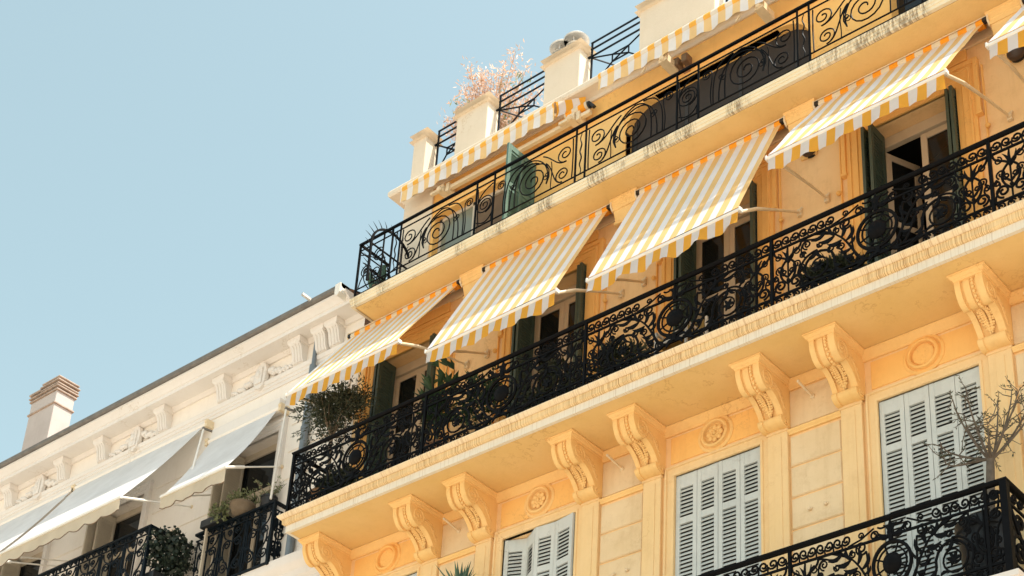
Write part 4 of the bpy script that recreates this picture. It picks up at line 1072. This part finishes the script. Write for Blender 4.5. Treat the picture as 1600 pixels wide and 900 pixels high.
# plain pale awnings
CL = cloth('plain_pale_awning', (.80,.79,.77), (.6,.6,.6), 1, 0, .22, False)
CLV = cloth('plain_awning_valance', (.76,.66,.50), (.6,.6,.6), 1, 0, .35, False)
def plain_awning(x0, x1, yt, zt, yb, zb, label, box_top=False, xb0=None, xb1=None):
    cx = (x0+x1)/2; xb0 = xb0 if xb0 is not None else x0; xb1 = xb1 if xb1 is not None else x1
    t = empty('plain_awning', (cx, 0, zt), label, 'awning', 'plain pale awnings on the white building')
    fb = MB(); nx, ny = 24, 12
    for j in range(ny+1):
        v = j/ny
        for i in range(nx+1):
            u = i/nx; xa = x0+(x1-x0)*u; xb = xb0+(xb1-xb0)*u; sag = -.05*math.sin(math.pi*v)
            fb.v.append((xa+(xb-xa)*v, yt+(yb-yt)*v+sag*-.3, zt+(zb-zt)*v+sag))
    fb.f = [(j*(nx+1)+i, j*(nx+1)+i+1, (j+1)*(nx+1)+i+1, (j+1)*(nx+1)+i) for j in range(ny) for i in range(nx)]
    build(fb, 'canopy', CL, t, smooth=True, angle=180)
    rl_ = MB(); rl_.lathe([(0,x0-.06),(.05,x0-.06),(.05,x1+.06),(0,x1+.06)], (0,yt+.03,zt+.02), 'x', 14); build(rl_, 'roller', WHT, t, smooth=True)
    for sg, x in ((-1,x0-.09),(1,x1+.09)):
        b = MB().box(x-.03,x+.03,-.0,yt-.03,zt-.05,zt+.09); b.ball((x,yt-.02,zt+.05),.04,8); build(b, 'bracket', METALC, t)
    br = MB(); br.bar((xb0-.02,yb,zb),(xb1+.02,yb,zb),.045,.045); build(br, 'front_bar', METALW, t, bevel=.006)
    vl = MB(); nx, ny = 90, 5
    for j in range(ny+1):
        v = j/ny
        for i in range(nx+1):
            u = i/nx; h = .19+.055*abs(math.sin(u*(xb1-xb0)/.42*math.pi)); vl.v.append((xb0+(xb1-xb0)*u, yb+.0+.012*math.sin(u*40)*v, zb-.02-h*v))
    vl.f = [(j*(nx+1)+i, j*(nx+1)+i+1, (j+1)*(nx+1)+i+1, (j+1)*(nx+1)+i) for j in range(ny) for i in range(nx)]
    vo = build(vl, 'valance', CLV, t, smooth=True, angle=180)
    pp_ = MB().tube(vl.v[-(nx+1):], .008, 5); build(pp_, 'piping', BROWN, vo)
    for sg, x in ((-1,xb0),(1,xb1)):
        A = Vector((x-.02*sg+.05,-.02,2.16)); B = Vector((x,yb,zb)); k = A.lerp(B,.68)
        a = MB(); a.tube([A,k],[.014,.014],8); a.tube([k,B],[.026,.026],8); o = build(a, 'arm', METALW, t, smooth=True)
        b = MB().ball(A,.035,8); build(b, 'bracket', METALC, o)
    return t
plain_awning(-11.50, -7.92, -.12, 3.68, -1.40, 1.68, 'large plain awning with a sunlit lower strip, middle one on the white building', xb0=-11.45, xb1=-8.05)
plain_awning(-15.40, -11.66, -.12, 3.68, -1.40, 1.68, 'plain awning of the white building cut off by the left edge of the photo', xb0=-15.4, xb1=-11.75)
sa = plain_awning(-7.60, -5.95, -.16, 3.22, -1.08, 1.62, 'small plain awning nearest the drainpipe, over the window with the potted plant', xb0=-7.40, xb1=-5.84)
mb = MB().box(-7.62,-5.93,-.15,-.025,3.22,3.47); build(mb, 'cassette', WHTM, sa, bevel=.01)
# crank rods hang from the awning gear
for x0, y0, z0_, x1, y1, z1, nm in ((-7.66,-.3,3.42,-7.37,-.60,2.35,'thin white awning crank rod hanging between the plain awnings'),(-5.675,-.2,3.10,-5.624,-.30,1.36,'long white awning crank rod hanging in front of the window with the potted plant')):
    t = empty('crank_rod', (x0,y0,z0_), nm, 'crank rod', 'awning crank rods')
    r_ = MB(); r_.tube([(x0,y0,z0_),((x0+x1)/2,(y0+y1)/2,(z0_+z1)/2),(x1,y1,z1)], [.017,.017,.02], 8); build(r_, 'rod', METALW, t, smooth=True)
    r_ = MB(); r_.ball((x0,y0,z0_+.02),.03,8); r_.bar((x0,y0,z0_+.02),(x0+.02,-.0,z0_+.06),.03); build(r_, 'gearbox', ZINC, t)
# chimney of the white building
ch = MB().box(-16.10,-15.17,1.2,1.66,5.0,8.06); co = build(ch, 'chimney', CHIMR, WB, bevel=.015)
cp = MB()
for x0, x1, z, d, h in ((-16.10,-15.17,7.72,.03,.045),(-16.10,-15.17,8.06,.035,.04),(-16.10,-15.17,8.14,.055,.035),(-15.72,-15.17,8.21,.045,.035),(-15.72,-15.17,8.29,.06,.035),(-15.72,-15.17,8.38,.04,.035),(-16.10,-15.80,8.23,.06,.05)): cp.box(x0-d,x1+d,1.2-d,1.66+d,z,z+h)
cp.box(-16.08,-15.19,1.22,1.64,8.11,8.16); cp.box(-15.70,-15.19,1.22,1.64,8.19,8.41)
build(cp, 'chimney_cap', BRICK, co, bevel=.012)
bs_ = MB().box(-16.17,-15.168,1.15,1.7,5.0,6.60); build(bs_, 'chimney_base', CHIMR, co, bevel=.02)

# ------------------------------------------------------------ drainpipe
t = empty('drainpipe', (-5.26,0,GZ), 'grey drainpipe running down the joint between the white and yellow buildings', 'drainpipe')
mb = MB().tube([(-5.26,-.10,-.25+.5),(-5.26,-.10,2.0),(-5.26,-.10,3.84)], .062, 14); build(mb, 'pipe', PIPE, t, smooth=True)
mb = MB().tube([(-5.26,-.10,3.84),(-5.268,-.095,4.1),(-5.275,-.085,4.46)], .035, 12); build(mb, 'upper_pipe', PIPE, t, smooth=True)
for z in (.9, 2.6):
    mb = MB().lathe([(.074,0),(.074,.05)],(-5.26,-.10,z),'z',14); mb.box(-5.29,-5.23,-.04,.0,z,z+.05); build(mb, 'clip', PIPE, t)

# ------------------------------------------------------------ small fittings
def wall_lamp(x, z, label):
    t = empty('wall_lamp', (x,0,z), label, 'wall lamp', 'round dark wall lamps')
    mb = MB().lathe([(.10,.0),(.10,-.02),(.075,-.03)],(x,0,z),'y',18); build(mb, 'backplate', HOLE, t, smooth=True)
    mb = MB().lathe([(.085,-.03),(.11,-.05),(.115,-.09),(.095,-.13),(.05,-.155),(.0,-.16)],(x,0,z),'y',20); build(mb, 'shade', simple('brown_lamp_'+str(int(x)),(.05,.03,.02),.5), t, smooth=True)
wall_lamp(3.97, 3.42, 'dark round wall lamp just under the creased flatter awning')
wall_lamp(6.80, 3.37, 'dark round wall lamp half hidden by the awning at the right edge')
t = empty('floodlight', (2.0,0,6.03), 'small bronze twin floodlight on the top-floor wall under the rolled awning', 'floodlight')
mb = MB().box(1.95,2.06,-.05,0,5.95,6.05); build(mb, 'bracket', TERRA, t, bevel=.006)
for dx in (-.07,.08):
    mb = MB().box(2.0+dx-.05,2.0+dx+.05,-.20,-.06,5.98,6.12); mb.bar((2.0+dx,-.1,5.98),(2.0,-.03,5.98),.03); h_ = build(mb, 'lamp_head', simple('bronze'+str(dx),(.16,.09,.05),.5), t, bevel=.01)
    mb = MB().box(2.0+dx-.04,2.0+dx+.04,-.206,-.199,5.99,6.11); build(mb, 'lens', POTB, h_)
for k, (x, lab) in enumerate(((-.50,'left round steel chimney cowl on the roof pier'),(-.22,'right round steel chimney cowl on the roof pier'))):
    t = empty('chimney_cowl', (x,.14,7.80), lab, 'chimney cowl', 'steel cowls on a roof pier')
    mb = MB().lathe([(.075,0),(.075,.16)],(x,.14,7.80),'z',16); build(mb, 'flue', STEEL, t, smooth=True)
    mb = MB()
    for q in range(5): mb.bar((x+.09*math.cos(q*1.256),.14+.09*math.sin(q*1.256),7.90),(x+.12*math.cos(q*1.256),.14+.12*math.sin(q*1.256),8.05),.02)
    build(mb, 'strut', STEEL, t)
    mb = MB().lathe([(.20,.0),(.21,.02),(.17,.07),(.10,.11),(.0,.125)],(x,.14,8.03),'z',22); build(mb, 'hood', STEEL, t, smooth=True)
    mb = MB().lathe([(.14,.0),(.17,.015),(.10,.05),(.085,.06)],(x,.14,7.88),'z',22); build(mb, 'collar', STEEL, t, smooth=True)

# ------------------------------------------------------------ plants
def pot(t, c, r, h, mat, rim=True):
    mb = MB().lathe([(r*.72,0),(r*.80,.02),(r*.98,h*.86),(r*1.06,h*.87),(r*1.08,h),(r*.95,h),(r*.92,h*.9),(0,h*.9)], c, 'z', 22); return build(mb, 'pot', mat, t, smooth=True, angle=35)
def crown(n, c, rad, ln, wd, up=.0, shell=.55, clumps=14, seed=3):
    rnd = random.Random(seed); random.seed(seed); mb = MB(); C = Vector(c); cl = []
    for k in range(clumps):
        d = rnd_dir(.15); cl.append((Vector((d.x*rad[0], d.y*rad[1], d.z*rad[2]))*rnd.uniform(.35,.85), rnd.uniform(.25,.48)))
    for i in range(n):
        b, s_ = cl[i % clumps]; d = rnd_dir(); rr_ = rnd.random()**.5
        p = C+b+Vector((d.x*rad[0], d.y*rad[1], d.z*rad[2]))*s_*rr_
        dd = (p-C).normalized()*.6+rnd_dir(up); leaf_quad(mb, p, dd, ln*rnd.uniform(.6,1.3), wd*rnd.uniform(.7,1.3))
    return mb
# ball-shaped olive bush on the corner of the main balcony
t = empty('olive_bush', (-3.98,-.62,ZS), 'round clipped dark olive bush in a pot at the left corner of the main balcony', 'potted tree')
pot(t, (-3.98,-.62,ZS), .24, .42, TERRA)
mb = MB().tube([(-3.98,-.62,.6),(-3.96,-.62,1.1),(-4.0,-.62,1.6),(-3.98,-.6,2.0)], [.035,.03,.028,.02], 8)
for k in range(10):
    d = rnd_dir(.5); mb.tube([(-3.98,-.62,1.7),tuple(Vector((-3.98,-.62,1.9))+d*.2),tuple(Vector((-3.98,-.62,2.1))+Vector((d.x*.55,d.y*.35,d.z*.42)))],[.014,.009,.004],5)
build(mb, 'trunk', BARK, t, smooth=True)
build(crown(5200, (-3.95,-.62,2.14), (.68,.42,.52), .07, .022, .1, clumps=40, seed=5), 'foliage', L_OLIVE, t, recalc=False)
mb = MB(); random.seed(8)
for k in range(70):
    d = rnd_dir(.1); p = Vector((-3.97,-.62,2.13))+Vector((d.x*.66,d.y*.4,d.z*.48))
    for i in range(7): leaf_quad(mb, p+d*.022*i, d+rnd_dir()*.7, .07, .02)
build(mb, 'twig', L_OLIVE, t, recalc=False)
# broad-leaved plant beside it
t = empty('leafy_plant', (-1.72,-.66,ZS), 'upright broad-leaved green plant poking over the main balcony rail', 'potted plant')
pot(t, (-1.72,-.66,ZS), .22, .40, TERRA)
random.seed(11); st = MB(); lf = MB()
for (x, y, z) in ((-1.92,-.66,1.80),(-1.76,-.70,2.02),(-1.58,-.72,1.95),(-2.05,-.60,1.58),(-1.40,-.75,1.80),(-1.68,-.62,1.78),(-1.84,-.72,1.62),(-1.5,-.66,1.6)):
    pth = bez((-1.72,-.66,.6),(-1.72,-.66,1.1),(x,y,1.2),(x,y,z),12); st.tube(pth, [.016-.0009*i for i in range(13)], 6)
    for i in range(26):
        b = Vector(pth[5+i % 8]); a = i*2.4; d = Vector((math.cos(a), math.sin(a)*.8, random.uniform(.25,.8)))
        ln = random.uniform(.17,.29); wd = ln*.30; s_ = d.normalized().cross(Vector((0,0,1))).normalized(); d = d.normalized()
        lf.add([b, b+d*ln*.45-s_*wd/2, b+d*ln-Vector((0,0,.03)), b+d*ln*.45+s_*wd/2, b+d*ln*.45+Vector((0,0,-.012))], [(0,1,4),(1,2,4),(0,4,3),(4,2,3)])
build(st, 'stem', L_DEEP, t, smooth=True); build(lf, 'foliage', L_DEEP, t, recalc=False)
# dense planter greenery behind the rail
for i, (x0, x1, h_, lab, sd) in enumerate(((-1.32,-.55,1.05,'dark trailing shrub behind the main balcony rail right of the upright plant',21),(-.05,.75,.62,'low dark shrub behind the rail beneath the second striped awning',22),(1.0,1.95,.66,'dark bushy shrub in a trough behind the rail beneath the steep middle awning',23),(-4.05,-3.2,.40,'dark low leafy plant at the foot of the olive bush',24),(4.3,4.95,.42,'low dark plant in a basin behind the rail beneath the creased awning',25))):
    t = empty('planter_shrub', ((x0+x1)/2,-.72,ZS), lab, 'potted plant', 'dark shrubs in troughs behind the main railing')
    mb = MB(); mb.prism([(x0+.05,-.84,ZS),(x0,-.86,ZS+.24),(x0,-.58,ZS+.24),(x0+.05,-.60,ZS)], (x1-x0,0,0)); build(mb, 'trough', POTD, t, bevel=.01)
    mb = crown(900, ((x0+x1)/2,-.72,ZS+.22+h_*.5), ((x1-x0)*.62,.18,h_*.55), .11, .035, .3, clumps=16, seed=sd); build(mb, 'foliage', L_OLIVE if i else L_DEEP, t, recalc=False)
# chair with mustard cushion behind the rail
t = empty('balcony_chair', (2.35,-.55,ZS), 'white framed chair with a mustard cushion half hidden behind the main railing', 'chair')
mb = MB().box(2.12,2.58,-.78,-.36,ZS+.43,ZS+.50); build(mb, 'cushion', CUSH, t, bevel=.03)
mb = MB().box(2.14,2.56,-.37,-.30,ZS+.52,ZS+.92); build(mb, 'back_cushion', CUSH, t, bevel=.03)
for x in (2.12, 2.58):
    for y in (-.78,-.34):
        mb = MB().bar((x,y,ZS),(x,y,ZS+(.95 if y > -.5 else .62)),.03); build(mb, 'leg', METALW, t)
mb = MB().bar((2.12,-.78,ZS+.62),(2.12,-.34,ZS+.62),.03); mb.bar((2.58,-.78,ZS+.62),(2.58,-.34,ZS+.62),.03); mb.bar((2.12,-.78,ZS+.42),(2.58,-.78,ZS+.42),.03); mb.bar((2.12,-.34,ZS+.42),(2.58,-.34,ZS+.42),.03); build(mb, 'arm_rail', METALW, t)
# agave
t = empty('agave_plant', (-1.2,-.5,-1.95), 'spiky dark agave plant under the main balcony by the folded grey shutters', 'potted plant')
pot(t, (-1.2,-.5,-2.05), .2, .34, TERRA); random.seed(4); mb = MB()
for k in range(34):
    a = k*2.399; el = R(random.uniform(38,84)); ln = random.uniform(.38,.58); d = Vector((math.cos(a)*math.cos(el), math.sin(a)*math.cos(el), math.sin(el))); s_ = d.cross(Vector((0,0,1))).normalized()
    b = Vector((-1.2,-.5,-1.74)); m1 = b+d*ln*.45; mb.add([b-s_*.02, m1-s_*.03, b+d*ln+Vector((0,0,-.03*math.cos(el))), m1+s_*.03, b+s_*.02, m1+d.cross(s_)*.015], [(0,1,5),(1,2,5),(2,3,5),(3,4,5),(4,0,5)])
build(mb, 'leaf', L_AGAVE, t, recalc=False)
# olive sapling in a large dark pot on the lower balcony
t = empty('olive_sapling', (6.22,-.66,LZ), 'sparse olive sapling in a large dark pot on the lower right balcony', 'potted tree')
pot(t, (6.20,-.66,LZ), .29, .80, POTD)
mb = MB(); random.seed(15); F0 = Vector((6.29,-.62,-2.40))
mb.tube([(6.22,-.66,-3.3),(6.27,-.66,-2.9),tuple(F0)], [.055,.05,.042], 9)
tw = MB()
for k in range(12):
    a = 2*math.pi*k/12+.3; e_ = F0+Vector((math.cos(a)*random.uniform(.30,.60), math.sin(a)*random.uniform(.15,.35), random.uniform(.12,.80)))
    pth = bez(tuple(F0), tuple(F0+Vector((math.cos(a)*.10, math.sin(a)*.1,.06))), tuple(e_-Vector((0,0,.2))), tuple(e_), 9); mb.tube(pth, [.018-.0015*i for i in range(10)], 6)
    for q in range(9):
        b = Vector(pth[random.randint(4,9)]); d = rnd_dir(.25); ln = random.uniform(.12,.30); p2 = b+d*ln; mb.tube([tuple(b), tuple(b+d*ln*.5+rnd_dir()*.02), tuple(p2)], [.006,.005,.003], 4)
        for i in range(random.randint(3,8)): leaf_quad(tw, b+d*ln*random.uniform(.3,1.0), d+rnd_dir()*.9, .05, .013)
build(mb, 'trunk', simple('sapling_bark', (.12,.095,.07), .9, 0, .3, 14, .4), t, smooth=True); build(tw, 'foliage', leafmat('sapling_leaf',(.035,.042,.02),(.09,.095,.05)), t, recalc=False)
# dried pink shrub on the roof terrace
t = empty('dried_shrub', (-2.55,.8,6.6), 'dried pinkish shrub on the roof terrace against the sky', 'shrub')
mb = MB(); random.seed(31); lf = MB(); gl = MB()
for k in range(60):
    d = rnd_dir(.25); rr_ = random.uniform(.55,1.12); e_ = Vector((-2.78+d.x*.98*rr_, .9+d.y*.45*rr_, 8.80+d.z*.88*rr_))
    pth = bez((-2.55,.8,6.6),(-2.6,.8,7.6),tuple(e_*.7+Vector((-2.7,.85,8.3))*.3-Vector((0,0,.2))),tuple(e_),10); mb.tube(pth, [.02-.0017*i for i in range(11)], 5)
    green = (k % 9 == 0) or (d.x > .2 and d.z > .5 and k % 2)
    for i in range(112):
        b = Vector(pth[random.randint(4,10)])+rnd_dir()*random.random()*.20; leaf_quad(gl if green else lf, b, rnd_dir(.5), random.uniform(.06,.12), .022)
build(mb, 'stem', TERRA, t, smooth=True); build(lf, 'foliage', L_DRY, t, recalc=False); build(gl, 'foliage', L_PALE, t, recalc=False)
mb = MB().lathe([(.22,0),(.3,.5),(.32,.55),(0,.5)],(-2.55,.8,6.6),'z',18); build(mb, 'pot', TERRA, t)
# cactus pots inside the upper grille
t = empty('cactus_pot', (-3.60,-.35,ZU), 'spiny cactus in a pot behind the grille at the left end of the upper balcony', 'potted plant')
pot(t, (-3.60,-.35,ZU), .14, .26, POTB); random.seed(9); mb = MB(); sp = MB()
for (dx, dy, h_) in ((0,0,.50),(-.10,.04,.34),(.09,-.05,.38),(-.04,-.1,.28)):
    mb.tube([(-3.6+dx,-.35+dy,ZU+.2),(-3.6+dx*1.5,-.35+dy*1.5,ZU+.25+h_*.5),(-3.6+dx*1.7,-.35+dy*1.7,ZU+.22+h_)],[.05,.055,.03],8)
    for k in range(26):
        d = rnd_dir(); p = Vector((-3.6+dx*1.5,-.35+dy*1.5,ZU+.24+random.random()*h_)); sp.tube([tuple(p),tuple(p+d*.13)],[.004,.001],3)
build(mb, 'stem', L_AGAVE, t, smooth=True); build(sp, 'spine', BARK, t)
# white building plants
t = empty('geranium_box', (-7.85,-.62,.22), 'dark leafy geranium spilling over the right end of the long white-building balcony', 'potted plant')
mb = MB().box(-8.0,-7.62,-.84,-.30,.25,.48); build(mb, 'trough', POTD, t, bevel=.01)
mb = MB(); random.seed(41)
for i in range(1700):
    c = Vector((-7.74,-.50,.95)); d = rnd_dir(); p = c+Vector((d.x*(.30+.1*math.sin(i*.7)),d.y*(.42+.08*math.sin(i*1.3)),d.z*(.44+.07*math.sin(i*.31))))*random.random()**.33; q = rnd_dir(.3)
    s_ = q.cross(rnd_dir()).normalized(); u_ = s_.cross(q); r_ = random.uniform(.02,.036); mb.add([tuple(p+s_*(r_*math.cos(k*1.047))+u_*(r_*math.sin(k*1.047))) for k in range(6)], [(0,1,2,3,4,5)])
build(mb, 'foliage', L_DARK, t, recalc=False)
t = empty('pot_plant', (-6.30,-.27,1.33), 'beige round pot with small leaves on the white building window rail', 'potted plant')
mb = MB().lathe([(.11,0),(.16,.03),(.19,.13),(.21,.15),(.21,.19),(.18,.19),(.0,.16)],(-6.40,-.22,1.36),'z',22); build(mb, 'pot', POTB, t, smooth=True)
random.seed(44); mb = MB()
for i in range(260): leaf_quad(mb, Vector((-6.40,-.22,1.60))+Vector((random.uniform(-.22,.22),random.uniform(-.2,.2),random.uniform(0,.13))), rnd_dir(.6), .07, .03)
build(mb, 'foliage', L_PALE, t, recalc=False)
t = empty('trailing_plant', (-6.95,-.27,1.30), 'dark window box with a pale trailing plant left of the beige pot', 'potted plant')
mb = MB().box(-7.25,-6.72,-.36,-.14,1.33,1.47); build(mb, 'trough', POTD, t, bevel=.01); mb = MB()
for i in range(170):
    v = random.random(); leaf_quad(mb, Vector((-6.78+random.uniform(-.18,.14),-.34+random.uniform(-.1,.1),1.66-.34*v)), rnd_dir(-.2), .075, .05)
build(mb, 'foliage', L_PALE, t, recalc=False)
t = empty('twiggy_plant', (-5.85,-.15,1.31), 'thin twiggy plant in a dark pot by the right crank rod', 'potted plant')
pot(t, (-5.85,-.15,1.33), .13, .2, POTD); mb = MB(); tw = MB()
for k in range(12):
    d = rnd_dir(1.2); b = Vector((-5.85,-.15,1.5)); mb.tube([tuple(b),tuple(b+d*.38)],[.006,.003],4)
    for i in range(12): leaf_quad(tw, b+d*random.uniform(.1,.4), rnd_dir(.3), .06, .022)
build(mb, 'stem', BARK, t); build(tw, 'foliage', L_PALE, t, recalc=False)

# fine work that cannot be picked apart singly in the photo
FINE = ('scrollwork','scroll_frieze','iron_leaf','bead_row','acanthus_leaf','scroll_relief','relief','rosette','worn_relief','garland','fluting','foliage','twig','spine','spike','stem','leaf','lattice')
for o in bpy.data.objects:
    if o.type == 'MESH' and o.name.split('.')[0] in FINE: o['kind'] = 'stuff'
